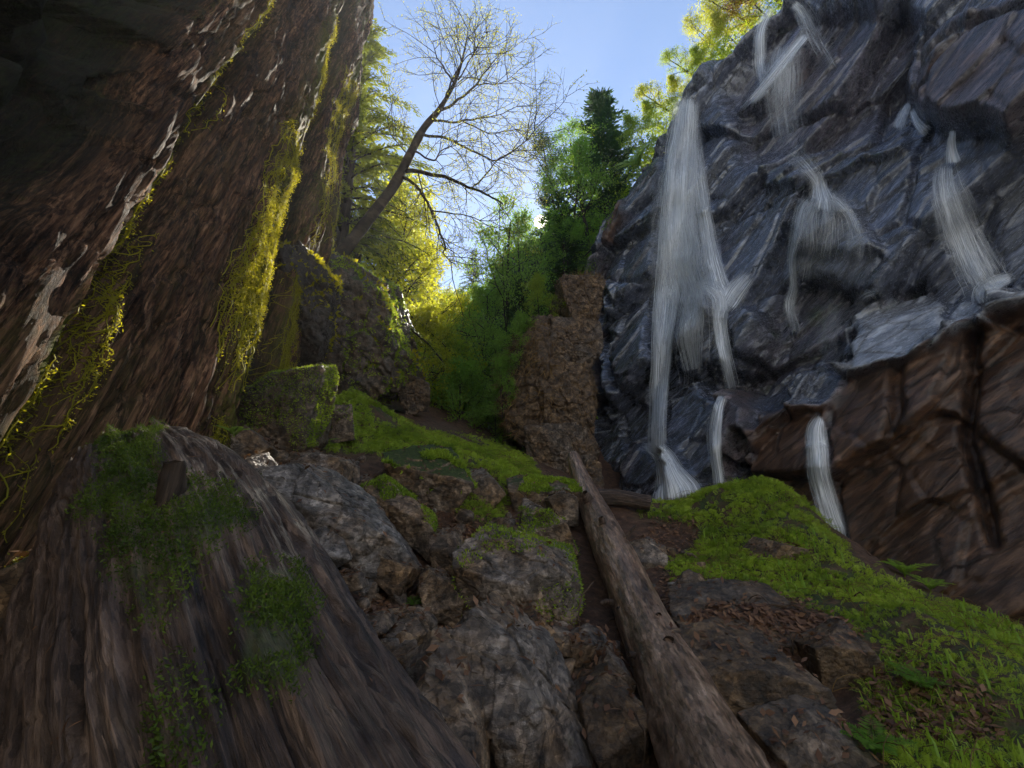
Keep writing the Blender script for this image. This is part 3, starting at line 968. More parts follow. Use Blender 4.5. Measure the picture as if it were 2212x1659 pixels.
# deep rotten furrows
fur = fbm(np.stack([np.cos(TH) * 7, np.sin(TH) * 7, LN * 0.7], -1).reshape(-1, 3), 3, 250).reshape(TH.shape)
fur2 = fbm(np.stack([np.cos(TH) * 22, np.sin(TH) * 22, LN * 2.2], -1).reshape(-1, 3), 3, 251).reshape(TH.shape)
fis = 1 - sstep(0.0, 0.11, np.abs(fbm(np.stack([np.cos(TH) * 8, np.sin(TH) * 8, LN * .55], -1).reshape(-1, 3), 3, 252).reshape(TH.shape)))
fis2 = 1 - sstep(0.0, 0.12, np.abs(fbm(np.stack([np.cos(TH) * 17, np.sin(TH) * 17, LN * 1.1], -1).reshape(-1, 3), 3, 253).reshape(TH.shape)))
depth = (-0.035 * sstep(0.15, 0.5, fur) + 0.009 * fur2 - 0.030 * fis - 0.011 * fis2) * (1 - 0.8 * mo)
Vn = (np.cos(TH)[..., None] * na[:, None] + np.sin(TH)[..., None] * nb[:, None])
V = V + Vn * depth[..., None]
# ragged broken upper end
endj = 0.20 * fbm(np.stack([np.cos(TH[0]) * 5, np.sin(TH[0]) * 5, 0 * TH[0]], -1), 5, 260, 0.7)
V[:40] += nt[:40, None] * (endj[None, :, None] * np.linspace(1, 0, 40)[:, None, None])
bl = empty('rotten_log', ctr3[120])
tag(bl, 'huge dark rotting log with furrowed wood and moss cushions in the left foreground', 'log')
obj('trunk', V.reshape(-1, 3), F, M['oldlog'], bl, uv=uv, attrs={'moss': mo.ravel()})
biglog = (V, Vn, mo)
bpx, bpy_, bdd = to_px(V)
sc_ = np.hypot(bpx - 365, bpy_ - 1072) + 40 * (bdd - bdd.min())
kb = np.unravel_index(np.argmin(sc_), sc_.shape)
add_knot(bl, 'branch_stub', V[kb], np.array([0.05, -0.30, 1.0]), .036, .11, M['trunk'], 401)
# ------------------------------------------------------------------ leaves
M['leaf_yellow'] = mat_leaf('spring_leaf_yellow', (0.21, 0.25, 0.014), (0.44, 0.44, 0.03), 0.7)
M['leaf_lime'] = mat_leaf('spring_leaf_lime', (0.14, 0.24, 0.018), (0.32, 0.40, 0.035), 0.65)
M['leaf_green'] = mat_leaf('leaf_green', (0.10, 0.22, 0.03), (0.23, 0.38, 0.05), 0.64)
M['leaf_dark'] = mat_leaf('needle_dark', (0.025, 0.06, 0.016), (0.06, 0.11, 0.026), 0.45)
M['leaf_hemlock'] = mat_leaf('needle_hemlock', (0.055, 0.10, 0.014), (0.20, 0.235, 0.022), 0.6)
M['leaf_rust'] = mat_leaf('leaf_rust', (0.13, 0.070, 0.012), (0.26, 0.15, 0.02), 0.5)
M['grass'] = mat_leaf('grass_blade', (0.13, 0.26, 0.022), (0.36, 0.48, 0.05), 0.45, 0.45)
M['moss'] = mat_leaf('moss_frond', (0.10, 0.18, 0.02), (0.36, 0.46, 0.05), 0.45, 0.6)
M['moss_gold'] = mat_leaf('moss_strand', (0.20, 0.19, 0.010), (0.46, 0.40, 0.02), 0.5, 0.6)
M['moss_deep'] = mat_leaf('moss_frond_deep', (0.030, 0.060, 0.008), (0.115, 0.165, 0.018), 0.4, 0.6)
M['dry'] = mat_leaf('dry_leaf', (0.070, 0.030, 0.014), (0.24, 0.125, 0.065), 0.15, 0.6)
M['straw'] = mat_leaf('dry_grass', (0.12, 0.065, 0.022), (0.27, 0.17, 0.060), 0.3, 0.6)


def mat_hill():
    m = N('wooded_hillside')
    p = m.pos()
    n1 = m.noise(p, 1.6, 8, 0.7)
    col = m.ramp(n1, [(0.3, (0.015, 0.018, 0.007)), (0.55, (0.04, 0.045, 0.014)), (0.75, (0.09, 0.06, 0.03))])
    return m.surf(m.bsdf(col, 0.85, m.bump(n1, 1.0, 0.3), 0.2))


M['hill'] = mat_hill()


def px_surface(rows, nu, nv, amp, seed, freq=0.5):
    """rows of (px, py, d) -> smooth displaced grid"""
    W = np.array([[P(*q) for q in r] for r in rows])              # (rows, cols, 3)
    A = np.stack([spline(W[i], nv) for i in range(len(W))])       # rows x nv
    G = np.stack([spline(A[:, j], nu) for j in range(nv)], 1)     # nu x nv
    n = grid_normals(G)
    f = fbm(G.reshape(-1, 3) * freq, 5, seed).reshape(G.shape[:2])
    return G + n * (amp * f)[..., None]


HR = px_surface([
    [(860, 1000, 14.5), (960, 970, 15.0), (1030, 960, 15.5), (1100, 950, 16.2), (1180, 940, 17.5), (1280, 900, 20), (1400, 800, 23)],
    [(900, 850, 25), (965, 820, 25), (1030, 790, 24), (1100, 750, 23), (1180, 680, 22), (1270, 580, 23), (1400, 480, 25)],
    [(940, 720, 44), (985, 700, 42), (1040, 660, 38), (1105, 548, 33), (1180, 515, 30), (1265, 460, 28), (1400, 400, 29)],
    [(900, 690, 60), (985, 660, 60), (1050, 650, 58), (1130, 640, 52), (1230, 600, 48), (1330, 520, 46), (1500, 400, 46)]], 90, 90, 0.5, 501)
hill_r = obj('hillside', HR.reshape(-1, 3), grid_faces(90, 90), M['hill'])
tag(hill_r, 'steep shaded hillside under the green trees beside the slate cliff', 'hillside', kind='structure')
HL = px_surface([
    [(560, 900, 12.5), (660, 900, 13), (760, 900, 13.5), (850, 890, 14.5), (920, 900, 15.5), (985, 940, 16)],
    [(520, 760, 24), (640, 760, 25), (760, 765, 26), (860, 770, 27), (930, 790, 28), (985, 810, 28)],
    [(480, 680, 40), (640, 680, 41), (760, 680, 42), (860, 680, 43), (940, 690, 44), (990, 690, 45)],
    [(420, 620, 75), (600, 620, 75), (760, 620, 75), (880, 630, 75), (960, 640, 75), (1010, 660, 75)]], 90, 90, 0.5, 502)
hill_l = obj('hillside', HL.reshape(-1, 3), grid_faces(90, 90), M['hill'])
tag(hill_l, 'steep sunny hillside under the yellow trees left of the gorge', 'hillside', kind='structure')


# added pale slope, unseen behind the viewer, bouncing sunlight into the shade
def mat_fill_slope():
    m = N('fill_slope')
    p = m.pos()
    n1 = m.noise(p, 0.6, 8, 0.7)
    col = m.ramp(n1, [(0.35, (0.30, 0.32, 0.32)), (0.55, (0.50, 0.53, 0.55)), (0.7, (0.62, 0.66, 0.70))])
    return m.surf(m.bsdf(col, 0.85, m.bump(n1, 1.0, 0.4), 0.2))


bx, bt_ = np.linspace(-1, 1, 70), np.linspace(0, 1, 50)
BX, BT = np.meshgrid(bx, bt_, indexing='ij')
ang = BX * 1.25
Rr = 15 + 24 * BT
HB = np.stack([np.sin(ang) * Rr + 3, -np.cos(ang) * Rr + 1, -2.5 + 34 * BT ** 1.1], -1)
HB += (1.1 * fbm(HB.reshape(-1, 3) * 0.25, 4, 521)).reshape(BX.shape)[..., None] * np.array([0, .3, .9])
o = obj('hillside', HB.reshape(-1, 3), grid_faces(70, 50), mat_fill_slope(), smooth=True)
tag(o, 'added pale fill slope, unseen behind the viewer, bouncing sunlight into the gorge', 'hillside', kind='structure')


# ------------------------------------------------------------------ trees
def grow(r, base, direction, length, r0, n=7, wob=0.12, up=0.0):
    """one wandering branch"""
    d = np.asarray(direction, float); d = d / np.linalg.norm(d)
    pts = [np.asarray(base, float)]
    step = length / (n - 1)
    for k in range(n - 1):
        d = d + r.normal(size=3) * wob + np.array([0, 0, up])
        d /= np.linalg.norm(d)
        pts.append(pts[-1] + d * step)
    return np.array(pts), np.linspace(r0, r0 * 0.25, n)


def side_branches(r, pts, n, lo, hi, ang, length, r0, npt=6, wob=0.15, up=0.0, taper=True):
    out = []
    m = len(pts)
    for k in range(n):
        t = lo + (hi - lo) * (k + r.random()) / n
        f = t * (m - 1); i = min(int(f), m - 2)
        b = pts[i] * (1 - (f - i)) + pts[i + 1] * (f - i)
        ax = pts[i + 1] - pts[i]; ax /= np.linalg.norm(ax) + 1e-9
        s = np.cross(ax, r.normal(size=3)); s /= np.linalg.norm(s) + 1e-9
        a = ang * (0.75 + 0.5 * r.random())
        d = ax * math.cos(a) + s * math.sin(a)
        L = length * (0.6 + 0.7 * r.random()) * ((1.15 - 0.75 * t) if taper else 1)
        out.append(grow(r, b, d, L, r0, npt, wob, up))
    return out


def deciduous_parts(seed, H=10.0, spread=0.33, nleaf=9000, leaf=0.17, start=0.2, clump=0.28, lean=(0, 0), n1=16, droop=0.0):
    r = np.random.default_rng(seed)
    tr, rad = grow(r, (0, 0, -0.3), (lean[0], lean[1], 1), H * 0.98, H * 0.016, 14, 0.06, 0.04)
    wood = Geo()
    V, F = tube(tr, rad, 7); wood.add(V, F, moss=0)
    twigs = []
    for k in range(n1):
        t = start + (0.97 - start) * (k + r.random()) / n1
        f = t * 13; i = min(int(f), 12)
        b = tr[i] * (1 - f + i) + tr[i + 1] * (f - i)
        az = k * 2.4 + r.random()
        el = math.radians(10 + 50 * t + 14 * r.normal())
        L = H * spread * (1.15 - 0.75 * t ** 1.6) * (0.75 + 0.5 * r.random())
        p1, r1 = grow(r, b, (math.cos(az) * math.cos(el), math.sin(az) * math.cos(el), math.sin(el)), L, H * 0.006 * (1.2 - t), 8, 0.14, 0.05 - droop)
        V, F = tube(p1, r1, 5); wood.add(V, F, moss=0)
        for p2, r2 in side_branches(r, p1, 6, 0.25, 0.98, 0.8, L * 0.45, H * 0.0022, 5, 0.18):
            V, F = tube(p2, r2, 4); wood.add(V, F, moss=0)
            twigs.append(p2)
            for p3, r3 in side_branches(r, p2, 3, 0.3, 1, 0.8, L * 0.22, H * 0.0012, 4, 0.2):
                V, F = tube(p3, r3, 3); wood.add(V, F, moss=0)
                twigs.append(p3)
    # leaves ride on the twigs, some twigs full and some thin
    w = r.random(len(twigs)) ** 1.5 + 0.08
    ti = r.choice(len(twigs), nleaf, p=w / w.sum())
    tt = r.random(nleaf)
    c = np.empty((nleaf, 3))
    for j, tw in enumerate(twigs):
        mk = ti == j
        f = tt[mk] * (len(tw) - 1); i = np.minimum(f.astype(int), len(tw) - 2); f = (f - i)[:, None]
        c[mk] = tw[i] * (1 - f) + tw[i + 1] * f
    c += r.normal(size=(nleaf, 3)) * clump * np.array([1, 1, 0.7])
    ax = rand_dirs(nleaf, r); ax[:, 2] -= 0.35; ax /= np.linalg.norm(ax, axis=1, keepdims=True)
    V, F = leaf_quads(c, ax, perp(ax, r), leaf * (0.6 + 0.8 * r.random(nleaf)), leaf * 0.6 * (0.7 + 0.6 * r.random(nleaf)))
    tint = np.clip(0.5 * r.random(len(twigs))[ti] + 0.5 * r.random(nleaf), 0, 1)
    return wood, (V, F, np.repeat(tint, 4))


def conifer_parts(seed, H=10.0, spread=0.22, nb=90, droop=0.35, spray=0.34, start=0.12, dens=13, ragged=0.3, top=1.0):
    r = np.random.default_rng(seed)
    tr, rad = grow(r, (0, 0, -0.3), (0, 0, 1), H, H * 0.015, 14, 0.015, 0.03)
    wood = Geo()
    V, F = tube(tr, rad, 7); wood.add(V, F, moss=0)
    C_, A_, L_, T_ = [], [], [], []
    for k in range(nb):
        t = start + (0.985 - start) * ((k + r.random()) / nb)
        f = t * 13; i = min(int(f), 12)
        b = tr[i] * (1 - f + i) + tr[i + 1] * (f - i)
        az = k * 2.399 + 0.5 * r.normal()
        L = H * spread * ((1 - t) ** 0.8 * 1.05 + 0.05) * (1 - ragged + 2 * ragged * r.random())
        el = math.radians(20 * t + 5)
        n = 7
        p1, r1 = grow(r, b, (math.cos(az) * math.cos(el), math.sin(az) * math.cos(el), math.sin(el)), L, H * 0.0035 * (1.2 - t), n, 0.05, -droop * 0.16)
        V, F = tube(p1, r1, 4); wood.add(V, F, moss=0)
        m = max(5, int(dens * L / (H * spread) + 4))
        u = np.linspace(0.12, 1, m)
        f = u * (n - 1); i = np.minimum(f.astype(int), n - 2); f = (f - i)[:, None]
        c = p1[i] * (1 - f) + p1[i + 1] * f
        axd = p1[i + 1] - p1[i]; axd /= np.linalg.norm(axd, axis=1, keepdims=True)
        sd_ = np.cross(axd, [0, 0, 1.0]); sd_ /= np.linalg.norm(sd_, axis=1, keepdims=True) + 1e-9
        tint = r.random() * 0.6
        for sg in (-1, 1):
            for rep in range(3):
                a = axd * (0.75 + 0.3 * rep) + sg * sd_ * (1.0 - 0.25 * rep) + np.array([0, 0, -0.25 * droop]) + r.normal(size=axd.shape) * 0.22
                a /= np.linalg.norm(a, axis=1, keepdims=True)
                C_.append(c + r.normal(size=c.shape) * 0.05 + a * 0.10 * rep * sg * sg); A_.append(a)
                L_.append(spray * (H / 10) * (0.65 + 0.6 * r.random(m)) * (1.15 - 0.5 * u)); T_.append(np.clip(tint + 0.5 * r.random(m), 0, 1))
    c, a, l, tt = map(np.concatenate, (C_, A_, L_, T_))
    s_ = np.cross(a, [0, 0, 1.0]) + 0.35 * r.normal(size=a.shape)
    s_ /= np.linalg.norm(s_, axis=1, keepdims=True)
    V, F = leaf_quads(c, a, s_, l, l * 0.30)
    return wood, (V, F, np.repeat(tt, 4))


PROTO = {}


def proto(key, fn, leafmat):
    wood, (V, F, tint) = fn()
    tm = mesh_data('trunk_' + key, np.concatenate(wood.V), np.concatenate(wood.F), M['trunk'], uv=np.concatenate(wood.V)[:, :2], attrs={'moss': np.zeros(wood.n)})
    cm = mesh_data('crown_' + key, V, F, M[leafmat], attrs={'rnd': tint}, smooth=False)
    PROTO[key] = (tm, cm, {})


def crown_mesh(key, leafmat):
    tm, cm, cache = PROTO[key]
    if leafmat not in cache:
        m2 = cm.copy()
        m2.materials.clear(); m2.materials.append(M[leafmat])
        cache[leafmat] = m2
    return cache[leafmat]


proto('broad', lambda: deciduous_parts(11, 10, 0.36, 8500, 0.15, 0.16), 'leaf_green')
proto('round', lambda: deciduous_parts(12, 10, 0.42, 8500, 0.14, 0.10, 0.26, n1=18), 'leaf_green')
proto('slim', lambda: deciduous_parts(13, 10, 0.24, 6000, 0.14, 0.12, 0.24, n1=18), 'leaf_green')
proto('airy', lambda: deciduous_parts(14, 10, 0.34, 4200, 0.15, 0.25, 0.22, n1=15), 'leaf_green')
proto('bush', lambda: deciduous_parts(15, 10, 0.55, 9000, 0.28, 0.04, 0.40, n1=18), 'leaf_green')
proto('spire', lambda: conifer_parts(21, 10, 0.22, 110, 0.35), 'leaf_dark')
proto('shaggy', lambda: conifer_parts(22, 10, 0.30, 90, 0.7, 0.40, 0.10, 14, 0.45), 'leaf_dark')
proto('thinspire', lambda: conifer_parts(23, 10, 0.15, 60, 0.3, 0.30, 0.15, 8, 0.4), 'leaf_dark')


def tree(key, leafmat, pxb, pyb, d, pyt, width, name, label, cat='tree', group=None, rot=None, tilt=(0, 0)):
    b = P(pxb, pyb, d)
    r = RAY(pxb, pyt)
    H = b[1] * r[2] / r[1] + CAMZ - b[2]
    e = empty(name, b)
    tag(e, label, cat, group)
    sc = H / 10.0
    e.scale = (sc * width, sc * width, sc)
    e.rotation_euler = (tilt[0], tilt[1], (pxb * 7 + pyb * 3) % 6.28 if rot is None else rot)
    for nm, me in (('trunk', PROTO[key][0]), ('crown', crown_mesh(key, leafmat))):
        o = bpy.data.objects.new(nm, me)
        COL.objects.link(o)
        o.parent = e
    return e


GL = 'trees on the sunny left side of the gorge'
GT = 'trees on the shaded right side of the gorge'
GC = 'small trees along the rim of the waterfall cliff'
TREES = [
    ('slim', 'leaf_yellow', 775, 780, 17, 250, 1.0, 'tree', 'tall yellow-green tree pressed against the outer edge of the brown rock wall', GL),
    ('round', 'leaf_yellow', 850, 850, 18, 470, 0.95, 'tree', 'broad glowing yellow tree directly behind the dark mossy knoll', GL),
    ('broad', 'leaf_yellow', 905, 830, 22, 525, 1.0, 'tree', 'yellow spring tree right of the broadest yellow tree, above the dark knoll', GL),
    ('airy', 'leaf_yellow', 940, 840, 26, 570, 1.0, 'tree', 'loose pale yellow tree next to the notch of sky', GL),
    ('spire', 'leaf_dark', 815, 700, 24, 330, 0.9, 'conifer_tree', 'dark conifer showing behind the leaning tree trunk', GL),
    ('airy', 'leaf_yellow', 972, 830, 33, 610, 0.9, 'tree', 'small distant yellow tree at the foot of the sky notch', GL),
    ('shaggy', 'leaf_dark', 915, 720, 36, 515, 0.7, 'conifer_tree', 'distant dark conifer rising over the yellow crowns', GL),
    ('bush', 'leaf_yellow', 890, 880, 15.5, 690, 0.9, 'bush', 'low yellow bush at the right shoulder of the mossy knoll', GL),
    ('bush', 'leaf_lime', 945, 905, 16.5, 730, 0.9, 'bush', 'lime green bush at the bottom of the gorge notch', GL),
    ('slim', 'leaf_yellow', 800, 800, 20, 440, 1.2, 'tree', 'golden tree under the middle of the leaning bare trunk', GL),
    ('round', 'leaf_green', 1035, 930, 18.5, 610, 0.8, 'tree', 'fresh green tree filling the low middle of the gorge', GT),
    ('airy', 'leaf_lime', 1005, 820, 27, 612, 0.9, 'tree', 'sunlit lime tree on the right edge of the sky notch', GT),
    ('round', 'leaf_green', 1100, 880, 18, 480, 0.75, 'tree', 'green tree straight below the sun', GT),
    ('round', 'leaf_green', 1140, 780, 20, 505, 0.7, 'tree', 'bushy green tree below and right of the sun', GT),
    ('shaggy', 'leaf_dark', 1222, 740, 19.5, 410, 0.7, 'conifer_tree', 'dark shaggy conifer between the sun and the orange rock face', GT),
    ('broad', 'leaf_green', 1245, 640, 21, 345, 0.8, 'tree', 'dense dark green tree leaning on the left edge of the cliff', GT),
    ('spire', 'leaf_dark', 1312, 480, 24, 203, 1.25, 'conifer_tree', 'tall pointed conifer standing highest on the ridge left of the fall', GT),
    ('round', 'leaf_green', 1268, 500, 22.5, 285, 0.9, 'tree', 'bright green round tree in front of the tallest conifer', GT),
    ('airy', 'leaf_dark', 1210, 560, 25, 318, 0.9, 'tree', 'sparse dark tree with sky showing through, left of the round green tree', GT),
    ('thinspire', 'leaf_dark', 1186, 600, 26, 375, 1.0, 'conifer_tree', 'thin conifer silhouetted just above the sun', GT),
    ('shaggy', 'leaf_dark', 1120, 880, 17, 600, 0.75, 'conifer_tree', 'near black conifer in the deepest shade of the right hillside', GT),
    ('shaggy', 'leaf_dark', 1022, 640, 36, 535, 0.8, 'conifer_tree', 'small far conifer standing on the ridge right of the notch', GT),
    ('slim', 'leaf_green', 1070, 870, 15.8, 690, 0.9, 'birch_tree', 'thin pale trunked sapling above the brown grassy rocks', GT),
    ('bush', 'leaf_green', 985, 960, 15, 800, 0.9, 'bush', 'dark green bush at the bottom of the gorge behind the grass', GT),
    ('bush', 'leaf_green', 1065, 985, 14.6, 850, 0.75, 'bush', 'green bush in the shade left of the brown outcrop', GT),
    ('bush', 'leaf_dark', 1100, 960, 14.2, 850, 0.5, 'bush', 'small dark bush against the foot of the brown outcrop', GT),
    ('bush', 'leaf_green', 1120, 800, 13.8, 690, 0.7, 'bush', 'green bush spilling over the left shoulder of the brown outcrop', GT),
    ('bush', 'leaf_lime', 1165, 690, 14.5, 610, 0.8, 'bush', 'lime bush growing on top of the ochre rock rib', GT),
    ('bush', 'leaf_green', 1085, 900, 13.6, 780, 0.6, 'bush', 'green bush at the left foot of the ochre rock rib', GT),
    ('bush', 'leaf_green', 1230, 590, 20.5, 480, 0.8, 'bush', 'dark bush hanging over the top of the brown outcrop', GT),
    ('broad', 'leaf_rust', 1690, 10, 20.3, -150, 1.1, 'tree', 'dark rusty tree at the top edge of the frame on the cliff rim', GC),
    ('broad', 'leaf_yellow', 1635, 70, 20.2, -50, 1.2, 'tree', 'rust and yellow tree hanging over the highest part of the fall', GC),
    ('round', 'leaf_yellow', 1575, 140, 20.5, 25, 1.0, 'tree', 'round yellow tree second from the top on the cliff rim', GC),
    ('airy', 'leaf_lime', 1520, 190, 20.6, 90, 1.1, 'tree', 'airy lime tree just above the lip of the main fall', GC),
    ('airy', 'leaf_yellow', 1462, 265, 21.3, 165, 1.2, 'tree', 'half bare tree reaching left from the lip of the main fall', GC),
    ('bush', 'leaf_yellow', 1600, 105, 20.2, 40, 1.0, 'bush', 'golden bush on the cliff rim between the two topmost yellow trees', GC),
    ('bush', 'leaf_lime', 1545, 165, 20.3, 110, 1.0, 'bush', 'lime bush on the cliff rim above the right edge of the main fall', GC),
    ('bush', 'leaf_yellow', 1490, 225, 20.8, 170, 0.8, 'bush', 'low yellow bush leaning over the very lip of the main fall', GC),
    ('bush', 'leaf_lime', 1440, 290, 21.5, 225, 0.8, 'bush', 'lime bush on the rim below the half bare tree', GC),
    ('bush', 'leaf_rust', 1660, 40, 20, -40, 1.0, 'bush', 'rusty bush at the highest visible corner of the cliff rim', GC),
    ('bush', 'leaf_lime', 1402, 325, 22, 255, 0.8, 'bush', 'bright lime bush between the main fall and the tall conifer', GC),
]
for (k, lm, a, b, d, t, wd, nm, lab, gr) in TREES:
    rim = gr is GC
    tree(k, lm, a, b, d, t, wd, nm, lab, 'bush' if nm == 'bush' else 'tree', gr, tilt=((0, -0.3) if rim else (0, 0)), rot=(0 if rim else None))

# the hemlock whose boughs hang beside the left wall
wood, (V, F, tint) = conifer_parts(31, 19, 0.24, 150, 1.0, 0.115, 0.2, 60, 0.35)
hb = np.array([-5.3, 13.2, 4.6])
hm = empty('hemlock_tree', hb)
tag(hm, 'tall hemlock with drooping feathery boughs beside the top of the brown rock wall', 'tree')
o = wood.build('trunk', M['trunk'], None, uv=np.concatenate(wood.V)[:, :2]); o.parent = hm
o = obj('crown', V, F, M['leaf_hemlock'], attrs={'rnd': tint}, smooth=False); o.parent = hm

# ------------------------------------------------------------------ leaning bare tree, traced limb by limb
r = np.random.default_rng(41)
BD = 13.2
TRK = [(715, 575, 10.4, .21), (740, 545, 10.6, .19), (795, 475, 10.9, .165), (850, 402, 11, .15), (885, 335, 11, .13), (915, 278, 11, .11), (950, 235, 11, .075), (985, 172, 11, .045), (1003, 110, 11, .025), (1012, 60, 11, .01)]
LIMB = [
    ([(872, 368), (910, 372), (960, 384), (1010, 404), (1050, 420), (1085, 440)], .062, .018, -.5),
    ([(866, 378), (900, 405), (930, 450), (950, 500), (962, 535), (958, 550), (985, 572)], .045, .010, -.8),
    ([(945, 240), (985, 220), (1030, 182), (1060, 145), (1085, 105)], .045, .008, .6),
    ([(905, 292), (960, 298), (1020, 325), (1075, 345), (1130, 305), (1172, 265)], .04, .006, -.9),
    ([(925, 262), (1000, 262), (1070, 250), (1125, 222)], .035, .006, .8),
    ([(890, 325), (935, 345), (955, 325), (985, 315)], .03, .008, -.6),
    ([(980, 178), (948, 130), (935, 85)], .03, .006, .5),
    ([(1020, 407), (1050, 380), (1075, 345), (1120, 325), (1165, 330)], .026, .006, .6),
    ([(930, 452), (985, 462), (1040, 475), (1075, 480)], .022, .006, .4),
    ([(960, 218), (990, 150), (1040, 95)], .03, .006, -.7),
    ([(885, 335), (850, 300), (835, 250)], .02, .005, .4),
    ([(1000, 263), (1060, 290), (1110, 280), (1160, 290)], .02, .005, .9),
    ([(1030, 182), (1080, 180), (1115, 160)], .02, .005, .3),
    ([(905, 372), (915, 420), (925, 445)], .022, .006, .5),
    ([(990, 172), (1020, 120), (1055, 70)], .022, .005, .4),
]
TRK = [(a, b, d * 1.2, q_) for a, b, d, q_ in TRK]
bt = empty('bare_tree', P(*TRK[1][:3]))
tag(bt, 'leaning nearly bare dark tree spreading fine budding twigs against the sky', 'tree')
pts = spline(np.array([P(*k[:3]) for k in TRK]), 60)
rr = spline(np.array([[k[3] * .88] for k in TRK]), 60)[:, 0]
V, F = tube(pts, rr * (1 + 0.08 * fbm(pts * 4, 3, 42)), 14)
obj('trunk', V, F, M['trunk'], bt, uv=np.stack([np.arctan2(V[:, 2], V[:, 0]), V[:, 2]], 1), attrs={'moss': np.zeros(len(V))})
br, tw = Geo(), []
mains = [(pts[34:], 0.9)]
for pl, ra, rb, dz in LIMB:
    n = len(pl)
    w3 = np.array([P(a, b, BD + dz * (i / (n - 1)) * 1.4) for i, (a, b) in enumerate(pl)])
    q = spline(w3, 26)
    q[1:] += 0.035 * np.stack([fbm(q[1:] * 2.5, 3, 43 + k) for k in range(3)], 1)
    V, F = tube(q, np.linspace(ra * .95, rb, 26), 8); br.add(V, F, moss=0)
    mains.append((q, 1.0))
for q, k in mains:
    ln = np.linalg.norm(np.diff(q, axis=0), axis=1).sum()
    for p2, r2 in side_branches(r, q, int(3 + 3.4 * ln), 0.15, 1.0, 0.75, 1.2, 0.012, 8, 0.10, 0.02, False):
        V, F = tube(p2, r2, 4); br.add(V, F, moss=0)
        for p3, r3 in side_branches(r, p2, 6, 0.15, 1.0, 0.7, 0.54, 0.006, 6, 0.12, 0.02, False):
            V, F = tube(p3, r3, 3); br.add(V, F, moss=0)
            tw.append(p3)
            for p4, r4 in side_branches(r, p3, 3, 0.3, 1.0, 0.7, 0.24, 0.004, 4, 0.12, 0.02, False):
                V, F = tube(p4, r4, 3); br.add(V, F, moss=0)
                tw.append(p4)
br.build('branches', M['trunk'], bt, uv=np.concatenate(br.V)[:, :2])
C_ = np.concatenate([t_[1:] for t_ in tw])
C_ = C_[r.random(len(C_)) < 0.75] 
C_ = np.concatenate([C_, C_[::2] + r.normal(size=C_[::2].shape) * 0.04])
A_ = rand_dirs(len(C_), r)
V, F = leaf_quads(C_, A_, perp(A_, r), 0.036 * (0.5 + r.random(len(C_))), 0.021)
ob = obj('buds', V, F, M['leaf_yellow'], bt, attrs={'rnd': np.repeat(r.random(len(C_)), 4)}, smooth=False)
ob['kind'] = 'stuff'

# ------------------------------------------------------------------ undergrowth on the hillsides
for Gh, lm, lab, sd_, n in ((HR, 'leaf_green', 'low green undergrowth covering the shaded right hillside', 61, 42000), (HL, 'leaf_lime', 'low lime undergrowth covering the sunny left hillside', 62, 30000)):
    r = np.random.default_rng(sd_)
    Gp, Gn = Gh.reshape(-1, 3), grid_normals(Gh).reshape(-1, 3)
    a, b = to_px(Gp)[:2]
    keep = np.where((b > 480))[0]
    i = r.choice(keep, n)
    cl = fbm(Gp[i] * 0.9, 3, sd_)
    i = i[cl > -0.45]
    n = len(i)
    c = Gp[i] + r.normal(size=(n, 3)) * 0.35 + np.abs(r.normal(size=(n, 1))) * 0.35 * np.array([0, -0.4, 1])
    A_ = rand_dirs(n, r)
    V, F = leaf_quads(c, A_, perp(A_, r), 0.20 * (0.5 + r.random(n)), 0.11)
    o = obj('undergrowth', V, F, M[lm], attrs={'rnd': np.repeat(r.random(n), 4)}, smooth=False)
    tag(o, lab, 'undergrowth', kind='stuff')
# ------------------------------------------------------------------ boulders
_ico = {}


def ico(sub):
    if sub in _ico: return _ico[sub]
    g = (1 + 5 ** 0.5) / 2
    V = [np.array(v, float) / math.sqrt(1 + g * g) for v in [(-1, g, 0), (1, g, 0), (-1, -g, 0), (1, -g, 0), (0, -1, g), (0, 1, g), (0, -1, -g), (0, 1, -g), (g, 0, -1), (g, 0, 1), (-g, 0, -1), (-g, 0, 1)]]
    F = [(0, 11, 5), (0, 5, 1), (0, 1, 7), (0, 7, 10), (0, 10, 11), (1, 5, 9), (5, 11, 4), (11, 10, 2), (10, 7, 6), (7, 1, 8), (3, 9, 4), (3, 4, 2), (3, 2, 6), (3, 6, 8), (3, 8, 9), (4, 9, 5), (2, 4, 11), (6, 2, 10), (8, 6, 7), (9, 8, 1)]
    for _ in range(sub):
        cache, NF = {}, []
        def mid(a, b):
            k = (a, b) if a < b else (b, a)
            if k not in cache:
                m = V[a] + V[b]
                V.append(m / math.sqrt(m @ m)); cache[k] = len(V) - 1
            return cache[k]
        for a, b, c in F:
            x, y, z_ = mid(a, b), mid(b, c), mid(c, a)
            NF += [(a, x, z_), (b, y, x), (c, z_, y), (x, y, z_)]
        F = NF
    _ico[sub] = (np.array(V), np.array(F))
    return _ico[sub]


def hull2(p):
    p = sorted(map(tuple, p))
    def half(q):
        h = []
        for a in q:
            while len(h) > 1 and (h[-1][0] - h[-2][0]) * (a[1] - h[-2][1]) - (h[-1][1] - h[-2][1]) * (a[0] - h[-2][0]) <= 0: h.pop()
            h.append(a)
        return h[:-1]
    return np.array(half(p) + half(p[::-1]))


EX = np.array([1.0, 0, 0]); EY = np.array([0, -ST, CT]); EZ = np.array([0, -CT, -ST])   # right, up, towards the camera


